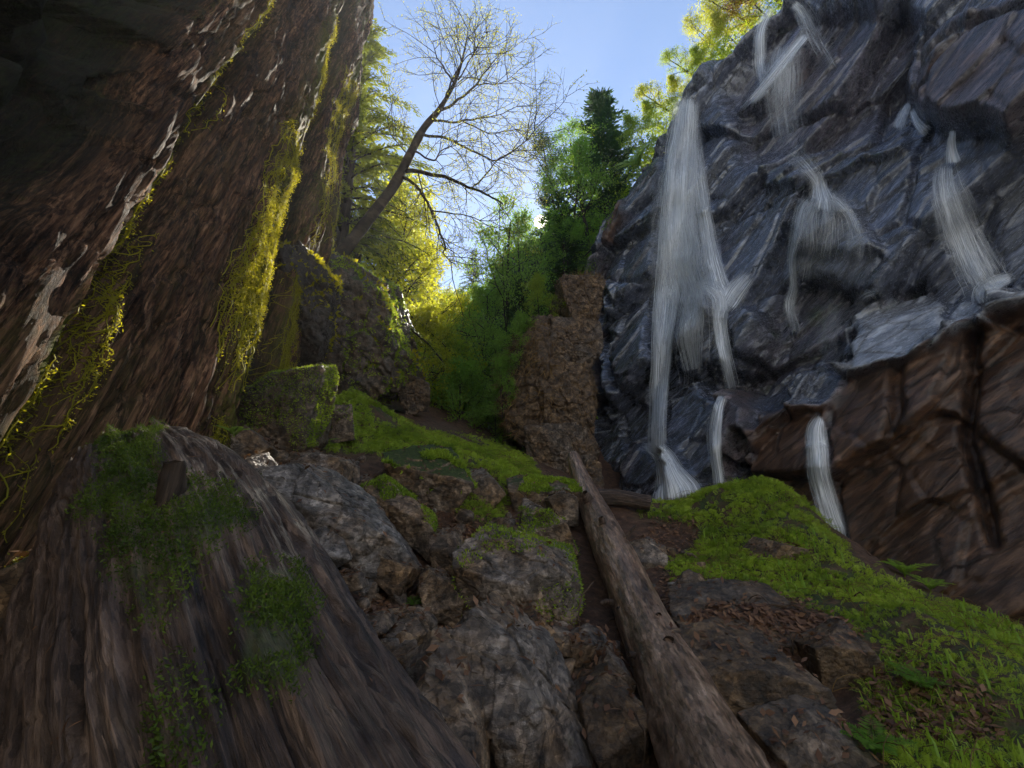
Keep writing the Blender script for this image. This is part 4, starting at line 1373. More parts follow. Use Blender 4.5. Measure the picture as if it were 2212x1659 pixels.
def rock_shape(planes_n, planes_h, half, sub, rough, seed, strat=None):
    d, F = ico(sub)
    v = d * half
    dn = v @ planes_n.T
    t = np.where(dn > 1e-6, planes_h[None] / np.maximum(dn, 1e-6), 1e9)
    # blend the planes a little so that arrises are worn
    k = 60.0
    ts = np.sort(t, 1)[:, :3]
    tm = ts[:, 0] - np.log1p(np.exp(-k * np.clip(ts[:, 1] - ts[:, 0], 0, 5))) / k * 0.4
    p = v * tm[:, None]
    sz = half.mean()
    nn = p / (np.linalg.norm(p, axis=1, keepdims=True) + 1e-9)
    f, e = facets(p / sz * 1.6 + 0.2 * fbm(p / sz * 2, 2, seed)[:, None], seed + 5, 0.8)
    f2, e2 = facets(p / sz * 4.5, seed + 9, 0.9)
    amp = 0.032 * f + 0.02 * f2 - 0.04 * (1 - sstep(0, 0.05, e)) + 0.022 * fbm(p / sz * 3.0, 4, seed + 1) + 0.014 * fbm(p / sz * 13, 3, seed + 2)
    return p + nn * (amp * sz * rough)[:, None], F


BOULDERS = {}


def boulder(poly, d, thick, label, moss=0.0, brown=0.4, seed=1, cuts=(), sub=5, rough=1.0, name='boulder', group='boulders on the slope', push=0.0):
    rr = np.random.default_rng(seed)
    h2 = hull2([((a - 1106) / FPX * d, (829.5 - b) / FPX * d) for a, b in poly])
    c2 = h2.mean(0)
    q = h2 - c2
    half = np.array([np.abs(q[:, 0]).max(), np.abs(q[:, 1]).max(), thick / 2])
    ns, hs = [], []
    for k in range(len(q)):
        a, b = q[k], q[(k + 1) % len(q)]
        e = b - a
        n = np.array([e[1], -e[0], 0]); n /= np.linalg.norm(n) + 1e-9
        n[2] = rr.uniform(-0.35, 0.3)
        h = n[:2] @ a
        ns.append(n / np.linalg.norm(n)); hs.append(h / np.linalg.norm(n))
    corners = np.array([[a[0], a[1], s * thick / 2] for a in q for s in (-1, 1)])
    cl = list(cuts) or [(rr.uniform(-.5, .5), rr.uniform(-.1, .6), 1, rr.uniform(.62, .8)) for _ in range(3)]
    cl += [(0, -.1, 1, 1.0), (rr.uniform(-.3, .3), rr.uniform(-.3, .3), -1, .85)]
    for a, b, c, fr in cl:
        n = np.array([a, b, c], float); n /= np.linalg.norm(n)
        ns.append(n); hs.append(fr * (corners @ n).max())
    V, F = rock_shape(np.array(ns), np.array(hs), half, sub, rough, seed)
    ctr = np.array([0, 0, CAMZ]) + c2[0] * EX + c2[1] * EY - (d + push) * EZ
    W = ctr + V[:, :1] * EX + V[:, 1:2] * EY + V[:, 2:] * EZ
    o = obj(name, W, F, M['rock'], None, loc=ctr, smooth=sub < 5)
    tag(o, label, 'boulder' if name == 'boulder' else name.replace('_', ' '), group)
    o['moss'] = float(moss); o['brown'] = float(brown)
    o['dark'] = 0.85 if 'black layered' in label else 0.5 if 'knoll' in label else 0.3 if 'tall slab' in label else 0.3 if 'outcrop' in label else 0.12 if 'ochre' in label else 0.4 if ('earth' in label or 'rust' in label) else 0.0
    BOULDERS[label] = (o, W, F)
    return o, W, F


def face_sample(W, F, n, rr, mask=None, upmin=None):
    a, b, c = W[F[:, 0]], W[F[:, 1]], W[F[:, 2]]
    nn = np.cross(b - a, c - a)
    ar = np.linalg.norm(nn, axis=1)
    nn /= ar[:, None] + 1e-12
    w_ = ar.copy()
    ctr_ = (a + b + c) / 3
    if upmin is not None: w_ *= sstep(upmin, upmin + 0.35, nn[:, 2])
    if mask is not None: w_ *= mask(ctr_)
    if w_.sum() <= 0: return np.zeros((0, 3)), np.zeros((0, 3))
    i = rr.choice(len(F), n, p=w_ / w_.sum())
    u, v_ = rr.random(n), rr.random(n)
    fl = u + v_ > 1
    u[fl], v_[fl] = 1 - u[fl], 1 - v_[fl]
    return a[i] + (b[i] - a[i]) * u[:, None] + (c[i] - a[i]) * v_[:, None], nn[i]


def fuzz(name, pts, nrm, L, W, mat, parent, seed, lie=0.6, droop=0.0, loc=None):
    """short leaflets growing from a surface"""
    rr = np.random.default_rng(seed)
    n = len(pts)
    a = nrm + rand_dirs(n, rr) * lie
    a[:, 2] -= droop
    a /= np.linalg.norm(a, axis=1, keepdims=True) + 1e-9
    V, F = leaf_quads(pts - a * 0.1 * L, a, perp(a, rr), L * (0.5 + rr.random(n)), W * (0.6 + 0.8 * rr.random(n)))
    cl = np.clip(0.5 + 0.6 * fbm(pts * 6, 2, seed) + 0.25 * rr.normal(size=n), 0, 1)
    o = obj(name, V, F, M[mat], parent, loc, attrs={'rnd': np.repeat(cl, 4)}, smooth=False)
    o['kind'] = 'stuff'
    return o


TOP = (0.05, 0.85, 0.5)
BL = [
    # outline, depth, thickness, label, moss, brown, seed, cuts, sub
    ([(545, 1015), (640, 1001), (700, 1035), (850, 1145), (908, 1225), (893, 1262), (740, 1195), (580, 1115), (540, 1065)], 4.7, .75, 'long grey slab boulder with pale lichen sloping beside the rotten log', -.2, .05, 3, [(.25, .75, .6, .62), (-.2, .1, 1, .7), (.5, .1, .8, .75)], 6),
    ([(800, 1190), (905, 1228), (895, 1265), (830, 1262), (795, 1230)], 4.55, .5, 'brown block wedged under the lower end of the lichen slab', -.3, .9, 4, [], 4),
    ([(782, 1052), (830, 1028), (865, 1060), (930, 1110), (948, 1170), (932, 1205), (880, 1160), (800, 1095)], 5.6, .7, 'dark boulder with a mossy back right above the lichen slab', .30, .5, 5, [(.2, .8, .6, .6), (-.4, -.2, 1, .6)], 5),
    ([(985, 1195), (1010, 1165), (1100, 1158), (1200, 1190), (1242, 1230), (1257, 1300), (1235, 1352), (1130, 1338), (1040, 1302), (998, 1270)], 4.5, 1.0, 'big square boulder with flat ridged top and mossy flank', .10, .35, 6, [(-.1, .93, .42, .66), (-.45, .05, .9, .74), (.55, .1, .85, .70)], 6),
    ([(903, 1262), (930, 1235), (972, 1250), (1012, 1300), (1000, 1352), (948, 1332)], 4.35, .45, 'reddish brown slab leaning against the left of the big square boulder', -.4, .75, 7, [(-.2, .6, .8, .6)], 5),
    ([(932, 1405), (985, 1350), (1020, 1318), (1090, 1350), (1150, 1395), (1230, 1500), (1290, 1600), (1340, 1720), (1180, 1740), (1090, 1560), (985, 1455)], 2.75, .85, 'largest dark pointed boulder at the bottom centre of the slope', .02, .3, 8, [(.15, .75, .65, .60), (-.75, -.1, .6, .62), (.6, .4, .7, .72)], 6),
    ([(880, 1490), (920, 1450), (985, 1470), (1045, 1530), (1062, 1600), (1055, 1700), (930, 1700), (875, 1560)], 2.35, .6, 'rough brown boulder between the rotten log and the largest pointed boulder', -.1, .65, 9, [(.1, .8, .6, .58), (-.3, .1, 1, .72)], 5),
    ([(1250, 1512), (1300, 1478), (1372, 1500), (1398, 1580), (1402, 1700), (1290, 1700), (1248, 1590)], 2.75, .6, 'rusty brown boulder in the bottom left crook of the fallen log', -.1, 1.0, 10, [(-.1, .8, .6, .55), (.3, .1, 1, .7)], 5),
    ([(640, 1150), (700, 1130), (742, 1160), (762, 1200), (700, 1238), (648, 1202)], 4.35, .5, 'bluish grey boulder under the left end of the lichen slab', -.5, .0, 11, [(.1, .8, .6, .6)], 5),
    ([(700, 1252), (780, 1235), (792, 1268), (722, 1292)], 3.9, .35, 'small flat dark stone beside the edge of the rotten log', -.4, .5, 12, [], 4),
    ([(620, 1010), (660, 985), (720, 983), (752, 1000), (757, 1050), (690, 1037)], 5.9, .6, 'dark humped boulder behind the lichen slab', -.2, .4, 13, [(0, .8, .6, .6)], 5),
    ([(490, 1000), (550, 988), (572, 1020), (562, 1055), (510, 1035)], 4.9, .5, 'mottled boulder tucked between rotten log and lichen slab', .02, .3, 14, [(0, .8, .6, .6)], 5),
    ([(838, 985), (895, 962), (985, 975), (1010, 1050), (965, 1110), (880, 1085)], 7.1, .9, 'boulder almost buried under the bright grass clump', .55, .6, 15, [(.2, .9, .4, .6)], 5),
    ([(1095, 1042), (1150, 1030), (1236, 1040), (1236, 1082), (1110, 1092)], 7.6, .7, 'flat mossy block just left of the upper end of the fallen log', .32, .5, 16, [(0, .9, .4, .6)], 5),
    ([(1180, 1076), (1215, 1060), (1245, 1072), (1246, 1122), (1195, 1126)], 6.9, .4, 'small pale upright stone touching the upper part of the fallen log', -.6, .5, 17, [(-.2, .1, 1, .7)], 4),
    ([(1128, 1100), (1170, 1093), (1215, 1130), (1238, 1190), (1180, 1195), (1120, 1152)], 6.1, .6, 'dark wedge boulder with mossy edge behind the big square boulder', .22, .4, 18, [(-.3, .8, .5, .6)], 5),
    ([(1190, 1352), (1260, 1368), (1312, 1402), (1300, 1422), (1210, 1402)], 3.75, .4, 'thin dark slab stone lying below the big square boulder', -.4, .2, 19, [(0, .9, .4, .6)], 4),
    ([(1278, 1442), (1310, 1398), (1347, 1430), (1337, 1482), (1288, 1482)], 3.35, .35, 'grey stone leaning on the left side of the fallen log', -.3, .2, 20, [(-.3, .3, .9, .6)], 5),
    ([(1108, 1345), (1170, 1333), (1212, 1382), (1180, 1424), (1128, 1392)], 3.75, .45, 'olive stained stone at the upper right of the largest pointed boulder', .12, .8, 21, [(.2, .8, .5, .6)], 5),
    ([(935, 1150), (985, 1148), (1002, 1180), (985, 1222), (944, 1217)], 5.3, .4, 'small brown cube stone left of the big square boulder top', -.4, .7, 22, [(.2, .5, .8, .7)], 4),
    ([(690, 885), (762, 878), (768, 950), (700, 962)], 8.1, .8, 'dark square rock under the grassy bank beside the mossy slab', .1, .6, 23, [], 5),
    ([(525, 850), (585, 805), (708, 790), (714, 820), (682, 960), (658, 988), (560, 990), (518, 930)], 6.9, .8, 'tall slab rock covered in green moss at the foot of the wall', .42, .5, 24, [(-.1, .15, 1, .7), (.4, .3, .8, .78)], 6),
    ([(600, 615), (680, 558), (732, 610), (716, 700), (702, 772), (570, 792), (585, 690)], 9.2, 1.3, 'black layered rock pillar standing against the brown rock wall', -.1, .7, 25, [(-.2, -.15, 1, .72), (.6, .2, .7, .72)], 6),
    ([(690, 555), (762, 568), (842, 620), (852, 690), (887, 770), (872, 840), (822, 872), (760, 830), (712, 730)], 12.0, 3.0, 'great dark mossy knoll under the leaning bare tree', .5, .4, 26, [(.3, -.1, 1, .7), (-.4, .5, .7, .74), (.5, .7, .5, .8)], 6),
    ([(858, 842), (885, 808), (926, 830), (922, 882), (880, 892)], 12.6, 1.1, 'brown rock at the foot of the dark mossy knoll', -.3, .9, 27, [], 5),
    ([(508, 955), (540, 924), (592, 970), (562, 1002), (518, 992)], 5.6, .5, 'pointed dark rock just above the top end of the rotten log', .1, .5, 28, [], 5),
    ([(60, 1442), (110, 1420), (168, 1430), (168, 1490), (110, 1482)], 2.35, .3, 'pale flat stone in the dark hollow left of the rotten log', -.7, .2, 29, [(0, .8, .6, .6)], 4),
    ([(-60, 1330), (40, 1215), (100, 1190), (110, 1330), (40, 1480), (-60, 1540)], 2.6, .6, 'rock with yellow moss deep in the shadow at the left border', .35, .8, 30, [(.5, .3, .8, .7)], 5),
    # the brown outcrop left of the falls
    ([(1198, 628), (1240, 600), (1290, 604), (1297, 650), (1286, 706), (1210, 692)], 15.2, 1.8, 'topmost block of the cracked brown outcrop left of the fall', -.4, .85, 31, [(-.3, .2, 1, .75)], 5),
    ([(1178, 700), (1286, 702), (1292, 760), (1272, 792), (1178, 792)], 14.9, 1.8, 'second block of the brown outcrop, under its topmost block', -.4, .55, 32, [(.2, .3, 1, .75)], 5),
    ([(1168, 790), (1272, 790), (1288, 860), (1262, 962), (1168, 902)], 14.6, 1.8, 'third block of the brown outcrop with orange stains, level with the cliff foot', -.2, 1.0, 33, [(.2, .3, 1, .75)], 5),
    ([(1150, 905), (1262, 898), (1284, 960), (1298, 1045), (1240, 1062), (1160, 1010)], 14.2, 1.5, 'lowest block of the brown outcrop behind the tip of the fallen log', -.4, .5, 34, [(.3, .2, 1, .75)], 5),
    ([(1082, 790), (1150, 700), (1202, 690), (1204, 900), (1172, 985), (1108, 930)], 14.9, 2.2, 'ochre rock rib hung with dry grass on the left of the brown outcrop', -.3, 1.0, 35, [(-.6, .3, .7, .7), (.2, .5, .9, .75)], 6),
    # ledges and rocks of the earth bank
    ([(1445, 1292), (1560, 1272), (1692, 1288), (1702, 1322), (1560, 1338), (1468, 1322)], 4.35, .55, 'flat layered ledge stone set in the brown earth right of the fallen log', -.35, .6, 36, [(0, .95, .3, .55)], 5),
    ([(1465, 1350), (1560, 1332), (1700, 1345), (1692, 1382), (1520, 1405)], 3.9, .5, 'reddish ledge stone at the lip of the earth bank', -.4, .9, 37, [(0, .95, .3, .55)], 5),
    ([(1738, 1392), (1800, 1362), (1852, 1370), (1895, 1440), (1832, 1485), (1750, 1462)], 3.5, .5, 'rounded brown rock sticking out of the earth bank', -.3, .85, 38, [], 5),
    ([(1620, 1200), (1660, 1168), (1722, 1180), (1732, 1216), (1660, 1238)], 6.0, .6, 'brown rock peeping from a hollow in the grassy mound', -.4, .9, 39, [], 5),
    ([(1480, 1420), (1600, 1400), (1720, 1430), (1740, 1560), (1640, 1640), (1520, 1600)], 3.25, .5, 'dark rust-stained rock face under the lip of the earth bank', -.4, 1.0, 40, [(-.1, .3, 1, .7)], 5),
    ([(1640, 1590), (1760, 1560), (1850, 1590), (1860, 1700), (1680, 1720)], 2.6, .4, 'dark stone at the foot of the earth bank beside the fallen log', -.3, .6, 41, [(0, .8, .6, .6)], 5),
    ([(1340, 1180), (1390, 1165), (1440, 1190), (1430, 1230), (1370, 1240)], 6.0, .5, 'wet dark stone on the right side of the fallen log', -.4, .4, 42, [(0, .8, .6, .6)], 4),
    ([(745, 1045), (800, 1030), (830, 1070), (800, 1090)], 6.2, .4, 'small dark stone behind the splintered stump', .1, .5, 43, [], 4),
    ([(1000, 1040), (1050, 1020), (1090, 1060), (1050, 1095)], 7.3, .5, 'dark stone showing through the right of the grass clump', .1, .4, 44, [], 4),
    ([(590, 985), (640, 968), (680, 985), (640, 1005)], 6.6, .5, 'low flat stone in front of the mossy slab rock', .1, .3, 45, [], 4),
    ([(830, 1345), (900, 1330), (930, 1360), (880, 1385)], 3.7, .3, 'olive flat stone among dead leaves left of the pointed boulder', -.2, .6, 46, [(0, .9, .4, .6)], 4),
    ([(765, 1330), (830, 1322), (850, 1350), (790, 1372)], 3.5, .3, 'flat brown stone half sunk in leaf litter by the rotten log', -.3, .7, 47, [(0, .9, .4, .6)], 4),
    ([(1230, 1385), (1275, 1372), (1310, 1395), (1280, 1440), (1240, 1425)], 3.6, .3, 'dark angular stone above the grey stone by the fallen log', -.3, .3, 48, [], 4),
]
for k, (pl, d, th, lab, mo, brn, sd_, cu, sb) in enumerate(BL):
    crag = 'outcrop' in lab or 'ochre' in lab or 'knoll' in lab or 'pillar' in lab
    boulder(pl, d, th, lab, mo, brn, sd_, cu, 6 if sb > 5 or crag else 5 if sb == 5 else 4, rough=(2.2 if 'knoll' in lab or 'pillar' in lab else 1.7) if crag else 1.0)


def B(word):
    return next(v for k, v in BOULDERS.items() if word in k)


# moss cushions and grass on boulders: parts of the boulder they grow on
for word, n, L, up, mat, dr in [('mossy back', 5000, .035, .25, 'moss', 0), ('big square', 3200, .03, -.5, 'moss', 0), ('bright grass', 9000, .06, 0, 'moss', 0), ('flat mossy block', 4500, .045, .1, 'moss', 0),
                                ('tall slab', 9000, .03, -.6, 'moss', 0), ('great dark mossy', 22000, .06, -.5, 'moss', 0), ('black layered', 2500, .05, .45, 'moss_gold', 0), ('dark wedge', 2000, .035, .2, 'moss', 0),
                                ('rock with yellow', 3000, .03, -.2, 'moss_gold', 0), ('ochre rock', 3500, .35, -.3, 'straw', .9), ('third block', 900, .2, .1, 'straw', .6), ('topmost block', 700, .2, .3, 'straw', .3), ('dark square rock', 1500, .04, .1, 'moss', 0)]:
    o, W, F = B(word)
    rr = np.random.default_rng(n)
    sd_ = n % 97
    pts, nr = face_sample(W, F, n * 2, rr, None, up)
    keep = fbm(pts * 3.0, 3, sd_) > -0.05
    pts, nr = pts[keep], nr[keep]
    fuzz('moss' if mat != 'straw' else 'dry_grass', pts, nr, L, L * (0.4 if mat != 'straw' else 0.05), mat, o, sd_, 0.8, dr)
# sunlit creepers along the top of the knoll and pillar
for word, n in (('great dark mossy', 2600), ('black layered', 1200)):
    o, W, F = B(word)
    rr = np.random.default_rng(n)
    pts, nr = face_sample(W, F, n, rr, lambda c_: sstep(0.0, 0.5, fbm(c_ * [2.2, 2.2, 0.6], 3, 88)), 0.1)
    fuzz('creeper', pts, nr, .09, .05, 'moss_gold', o, n + 1, 0.9, 0)

# moss on the big log, a part of it
Vb, Nb, mob = biglog
rr = np.random.default_rng(5)
w_ = (np.clip(mob - 0.22, 0, 1) * sstep(-1.0, 0.2, fbm(Vb.reshape(-1, 3) * 9, 3, 53)).reshape(mob.shape)).ravel() ** 1.1
i = rr.choice(w_.size, 70000, p=w_ / w_.sum())
pts = Vb.reshape(-1, 3)[i] + rr.normal(size=(len(i), 3)) * 0.006
fuzz('moss', pts, Nb.reshape(-1, 3)[i], .011, .0045, 'moss_deep', bl, 51, 1.1)

# ------------------------------------------------------------------ ground lookups
gi = np.where((gx > -5) & (gx < 6.6))[0]; gj = np.where((gy > 1.1) & (gy < 24))[0]
GS = GG[gi[0]:gi[-1] + 1, gj[0]:gj[-1] + 1]
bv_ground = BVHTree.FromPolygons([tuple(x) for x in GS.reshape(-1, 3)], [tuple(int(i) for i in f) for f in grid_faces(GS.shape[0], GS.shape[1])])


def on_ground(px, py):
    h = bv_ground.ray_cast(EYE, Vector(RAY(px, py)).normalized())
    return None if h[0] is None else (np.array(h[0]), np.array(h[1]))


# ------------------------------------------------------------------ small stones
ST_M = []
for k in range(7):
    rr = np.random.default_rng(900 + k)
    ns = rand_dirs(11, rr); hs = rr.uniform(.62, 1.0, 11)
    ns = np.concatenate([ns, np.eye(3), -np.eye(3)]); hs = np.concatenate([hs, np.full(6, 1.0)])
    V, F = rock_shape(ns, hs, np.array([1, .75, .5]), 3, 1.2, 900 + k)
    ST_M.append(mesh_data('stone', V, F, M['rock']))
rr = np.random.default_rng(77)
SPOL = [([(770, 1290), (900, 1260), (1010, 1330), (930, 1420), (880, 1470), (800, 1400)], 46), ([(1040, 1310), (1250, 1380), (1330, 1420), (1300, 1500), (1230, 1480), (1150, 1380)], 26),
        ([(700, 1180), (800, 1260), (780, 1290), (690, 1260)], 10), ([(1420, 1200), (1500, 1180), (1560, 1260), (1460, 1300), (1400, 1270)], 14), ([(930, 1100), (1100, 1110), (1120, 1160), (960, 1180)], 14), ([(560, 985), (800, 985), (830, 1010), (560, 1000)], 10)]
for pl, n in SPOL:
    a = np.array(pl)
    c_ = 0
    while c_ < n:
        x, y = rr.uniform(a[:, 0].min(), a[:, 0].max()), rr.uniform(a[:, 1].min(), a[:, 1].max())
        if poly_sd(np.array([x]), np.array([y]), pl)[0] < 0: continue
        g = on_ground(x, y)
        c_ += 1
        if g is None: continue
        o = bpy.data.objects.new('stone', ST_M[int(rr.integers(7))])
        COL.objects.link(o)
        sc = float(np.exp(rr.normal(-2.95, 0.45)))
        o.location = g[0] + np.array([0, 0, sc * 0.15]); o.scale = (sc, sc, sc)
        o.rotation_euler = (rr.normal() * .4, rr.normal() * .4, rr.random() * 6.28)
        o['moss'] = float(rr.uniform(-.8, .1)); o['brown'] = float(rr.random())
        tag(o, 'small broken stone lying loose in the gaps between the boulders', 'stone', 'small stones in the gaps between the boulders')

# ------------------------------------------------------------------ leaf litter
C_, N_ = [], []
for pl, n in [([(760, 1260), (1010, 1260), (1100, 1330), (1340, 1400), (1340, 1520), (1180, 1480), (1000, 1400), (900, 1480), (800, 1400)], 2600), ([(1400, 1110), (1500, 1120), (1540, 1260), (1740, 1300), (1860, 1370), (1700, 1400), (1480, 1400), (1420, 1280)], 2600),
              ([(900, 1040), (1130, 1080), (1230, 1160), (960, 1180)], 900), ([(1900, 1400), (2150, 1480), (2150, 1600), (1850, 1600)], 500)]:
    a = np.array(pl)
    x = rr.uniform(a[:, 0].min(), a[:, 0].max(), n * 2); y = rr.uniform(a[:, 1].min(), a[:, 1].max(), n * 2)
    for k in np.where(poly_sd(x, y, pl) > 0)[0]:
        g = on_ground(x[k], y[k])
        if g is not None: C_.append(g[0]); N_.append(g[1])
for lab_, (o_, W_, F_) in BOULDERS.items():
    if 'knoll' in lab_ or 'pillar' in lab_ or 'outcrop' in lab_ or 'ochre' in lab_ or 'tall slab' in lab_: continue
    q_, m_ = face_sample(W_, F_, 60, rr, None, .55)
    C_ += list(q_); N_ += list(m_)
C_, N_ = np.array(C_), np.array(N_)
N_[N_[:, 2] < 0] *= -1
C_ = C_ + N_ * rr.uniform(0.003, 0.03, (len(C_), 1))
s_ = rand_dirs(len(C_), rr) * 0.45 + N_; s_ /= np.linalg.norm(s_, axis=1, keepdims=True)
ax_ = perp(s_, rr); sd2 = np.cross(s_, ax_)
V, F = leaf_quads(C_, ax_, sd2, rr.uniform(.03, .09, len(C_)), rr.uniform(.012, .04, len(C_)))
o = obj('leaf_litter', V, F, M['dry'], attrs={'rnd': np.repeat(rr.random(len(C_)) ** 1.5, 4)}, smooth=False)
tag(o, 'rust brown dead leaves and needles lying between the boulders', 'leaf litter', kind='stuff')

# ------------------------------------------------------------------ grass and moss of the mound and the bank
rr = np.random.default_rng(88)
PT, PN = [], []
nGS = grid_normals(GS)
Gp, Gn = GS.reshape(-1, 3), nGS.reshape(-1, 3)
a, b, dd = to_px(Gp)
gn = np.zeros(len(Gp))
for pl in GRASS_POLY: gn = np.maximum(gn, sstep(-12, 25, poly_sd(a, b, pl)))
gn *= sstep(-0.85, -0.15, fbm(Gp * 1.7, 4, 120))
gn *= np.where(b > 1900, 0, 1) * np.where(a < 1250, 1.3, 1.0)


def mound_pts(n, pw=1.0):
    i = rr.choice(len(Gp), n, p=gn ** pw / (gn ** pw).sum())
    p_ = Gp[i] + np.stack([rr.uniform(-.025, .025, n), rr.uniform(-.025, .025, n), np.zeros(n)], 1)
    return p_, np.where(Gn[i][:, 2:] < 0, -Gn[i], Gn[i])




def sprigs(p, nrm, L, rr, k=6):
    """feathery moss: a bent stem line with paired leaflets"""
    n = len(p)
    a = nrm * 0.7 + rand_dirs(n, rr) * 0.75 + np.array([0, 0, .25])
    a /= np.linalg.norm(a, axis=1, keepdims=True)
    sd = perp(a, rr)
    Ls = (L * (0.6 + 0.8 * rr.random(n)))[:, None]
    Vs, tint = [], []
    base = np.clip(0.5 + 0.5 * fbm(p * 2.2, 3, 135) + 0.2 * rr.normal(size=n), 0, 1)
    for q in range(k):
        t = (q + .3) / k
        c = p + a * Ls * t + np.array([0, 0, -.35]) * Ls * t * t
        for sg in (-1, 1):
            d = a * .6 + sg * sd
            d = d / np.linalg.norm(d, axis=1, keepdims=True)
            V, F = leaf_quads(c, d, np.cross(d, np.cross(a, sd)), Ls[:, 0] * .42 * (1.15 - .85 * t), Ls[:, 0] * .085)
            Vs.append(V); tint.append(np.repeat(np.clip(base + .25 * t, 0, 1), 4))
    V = np.concatenate(Vs)
    return V, np.arange(len(V)).reshape(-1, 4), np.concatenate(tint)


p_, n_ = mound_pts(44000)
V, F, tt_ = sprigs(p_, n_, .060 * np.clip(to_px(p_)[2] / 4, .8, 2.0) ** .7, rr)
o = obj('moss', V, F, M['moss'], attrs={'rnd': tt_}, smooth=False)
tag(o, 'feathery green moss carpeting the grassy mound and the bank', 'moss', kind='stuff')
# blades: three-piece bent strips
nb = 7500
p_, n_ = mound_pts(nb, 1.3)
keep = fbm(p_ * 1.3, 3, 131) > -0.1
p_ = p_[keep]; nb = len(p_)
L = rr.uniform(.05, .20, nb) * (0.8 + 0.3 * fbm(p_ * 1.1, 2, 132)); az = rr.random(nb) * 6.28
hd = np.stack([np.cos(az), np.sin(az), 0 * az], 1); sdv = np.stack([-np.sin(az), np.cos(az), 0 * az], 1)
bend = rr.uniform(.3, 1.3, nb)[:, None]
wv = (L * 0.045)[:, None]
m1 = p_ + (np.array([0, 0, 1]) * 0.55 + hd * 0.18 * bend) * L[:, None]
m2 = p_ + (np.array([0, 0, 1]) * (0.85 - 0.25 * bend) + hd * 0.62 * bend) * L[:, None]
V = np.stack([p_ - sdv * wv, p_ + sdv * wv, m1 - sdv * wv * .8, m1 + sdv * wv * .8, m2 - sdv * wv * .15, m2 + sdv * wv * .15], 1).reshape(-1, 3)
i6 = np.arange(nb)[:, None] * 6
F = np.concatenate([i6 + [0, 1, 3, 2], i6 + [2, 3, 5, 4]])
o = obj('grass', V, F, M['grass'], attrs={'rnd': np.repeat(np.clip(rr.random(nb) * .7 + .3 * fbm(p_ * 2, 2, 133), 0, 1), 6)}, smooth=False)
tag(o, 'bright green grass blades growing out of the moss on mound and bank', 'grass', kind='stuff')
# straw coloured stalks hanging over the right of the mound
nb = 1500
p_, n_ = mound_pts(nb)
G_ = Geo()
for k in range(nb):
    az = rr.random() * 6.28; Ls = rr.uniform(.1, .35)
    q = spline(p_[k] + np.array([[0, 0, 0], [math.cos(az) * .3, math.sin(az) * .3, .35], [math.cos(az) * .8, math.sin(az) * .8, .25], [math.cos(az), math.sin(az), -.05]]) * Ls, 7)
    V, F = tube(q, .0022, 3); G_.add(V, F, rnd=rr.random())
o = G_.build('dry_grass', M['straw'])
tag(o, 'straw coloured dead stalks scattered through the grass', 'dry grass', kind='stuff')

# ------------------------------------------------------------------ moss strands on the left wall (part of the cliff)
rr = np.random.default_rng(99)
G_ = Geo()
LC, LA_ = [], []
NI, NJ = leftG.shape[:2]
for k in range(1350):
    z0 = rr.uniform(2.2, 14) if rr.random() < .62 else rr.uniform(2.4, 6.5)
    which = rr.random()
    c0 = rr.uniform(3.75, 4.55) if which < .5 else rr.uniform(5.58, 6.5) if which < .8 else rr.uniform(2.5, 2.72) if which < .9 else rr.uniform(6.9, 7.4)
    if vnoise(np.array([[c0 * 2.2, z0 * .55, 3.3]]))[0] < -0.12 + .02 * (z0 - 4): continue
    c0 -= 0.03 * (z0 - 4.5)
    Ls = rr.uniform(.25, 1.3) * (1 + .07 * z0)
    m = 16
    zz = z0 - np.linspace(0, Ls, m)
    wig = np.cumsum(rr.normal(size=m)) * 0.022 + 0.05 * np.sin(np.linspace(0, rr.uniform(3, 9), m) + rr.random() * 6)
    cc = c0 + wig * (0.7 + .05 * z0)
    i = np.clip(np.searchsorted(cs, cc), 1, NI - 1); j = np.clip(np.searchsorted(zs, zz), 1, NJ - 1)
    q = leftG[i, j] + 0.022 * np.array([1, .2, .1]) + 0.006 * rr.normal(size=(m, 3))
    q = spline(q, 28)
    V, F = tube(q, rr.uniform(.002, .0055) * (1 + .06 * z0), 3); G_.add(V, F, rnd=rr.random())
    t_ = rr.integers(0, 28, 100)
    LC.append(q[t_] + (0.014 + .0012 * z0) * rr.normal(size=(100, 3)))
C_ = np.concatenate(LC)
A_ = rand_dirs(len(C_), rr) + np.array([.6, .2, -.3]); A_ /= np.linalg.norm(A_, axis=1, keepdims=True)
V, F = leaf_quads(C_, A_, perp(A_, rr), rr.uniform(.012, .036, len(C_)), rr.uniform(.006, .015, len(C_)))
G_.add(V, F, rnd=np.repeat(rr.random(len(C_)), 4))
o = G_.build('moss_strands', M['moss_gold'], cliff_left, smooth=False)
o['kind'] = 'stuff'

rr = np.random.default_rng(611)
ri = np.where((ss > -0.6) & (ss < 9.5))[0]
tp = np.concatenate([GR[ri, -1], top[ri, 0], top[ri, 1]])
n = 26000
i = rr.choice(len(tp), n)
hgt = 0.15 + 0.75 * sstep(-0.3, 0.5, fbm(tp[i] * [1.1, 1.1, .4], 3, 612))
c = tp[i] + rr.normal(size=(n, 3)) * np.array([.25, .25, .08]) + np.abs(rr.normal(size=(n, 1))) * hgt[:, None] * np.array([[-.45, -.05, .75]])
A_ = rand_dirs(n, rr)
V, F = leaf_quads(c, A_, perp(A_, rr), rr.uniform(.07, .16, n), rr.uniform(.04, .08, n))
o = obj('undergrowth', V, F, M['leaf_lime'], attrs={'rnd': np.repeat(rr.random(n), 4)}, smooth=False)
tag(o, 'yellow-green undergrowth fringing the rim of the slate cliff', 'undergrowth', kind='stuff')
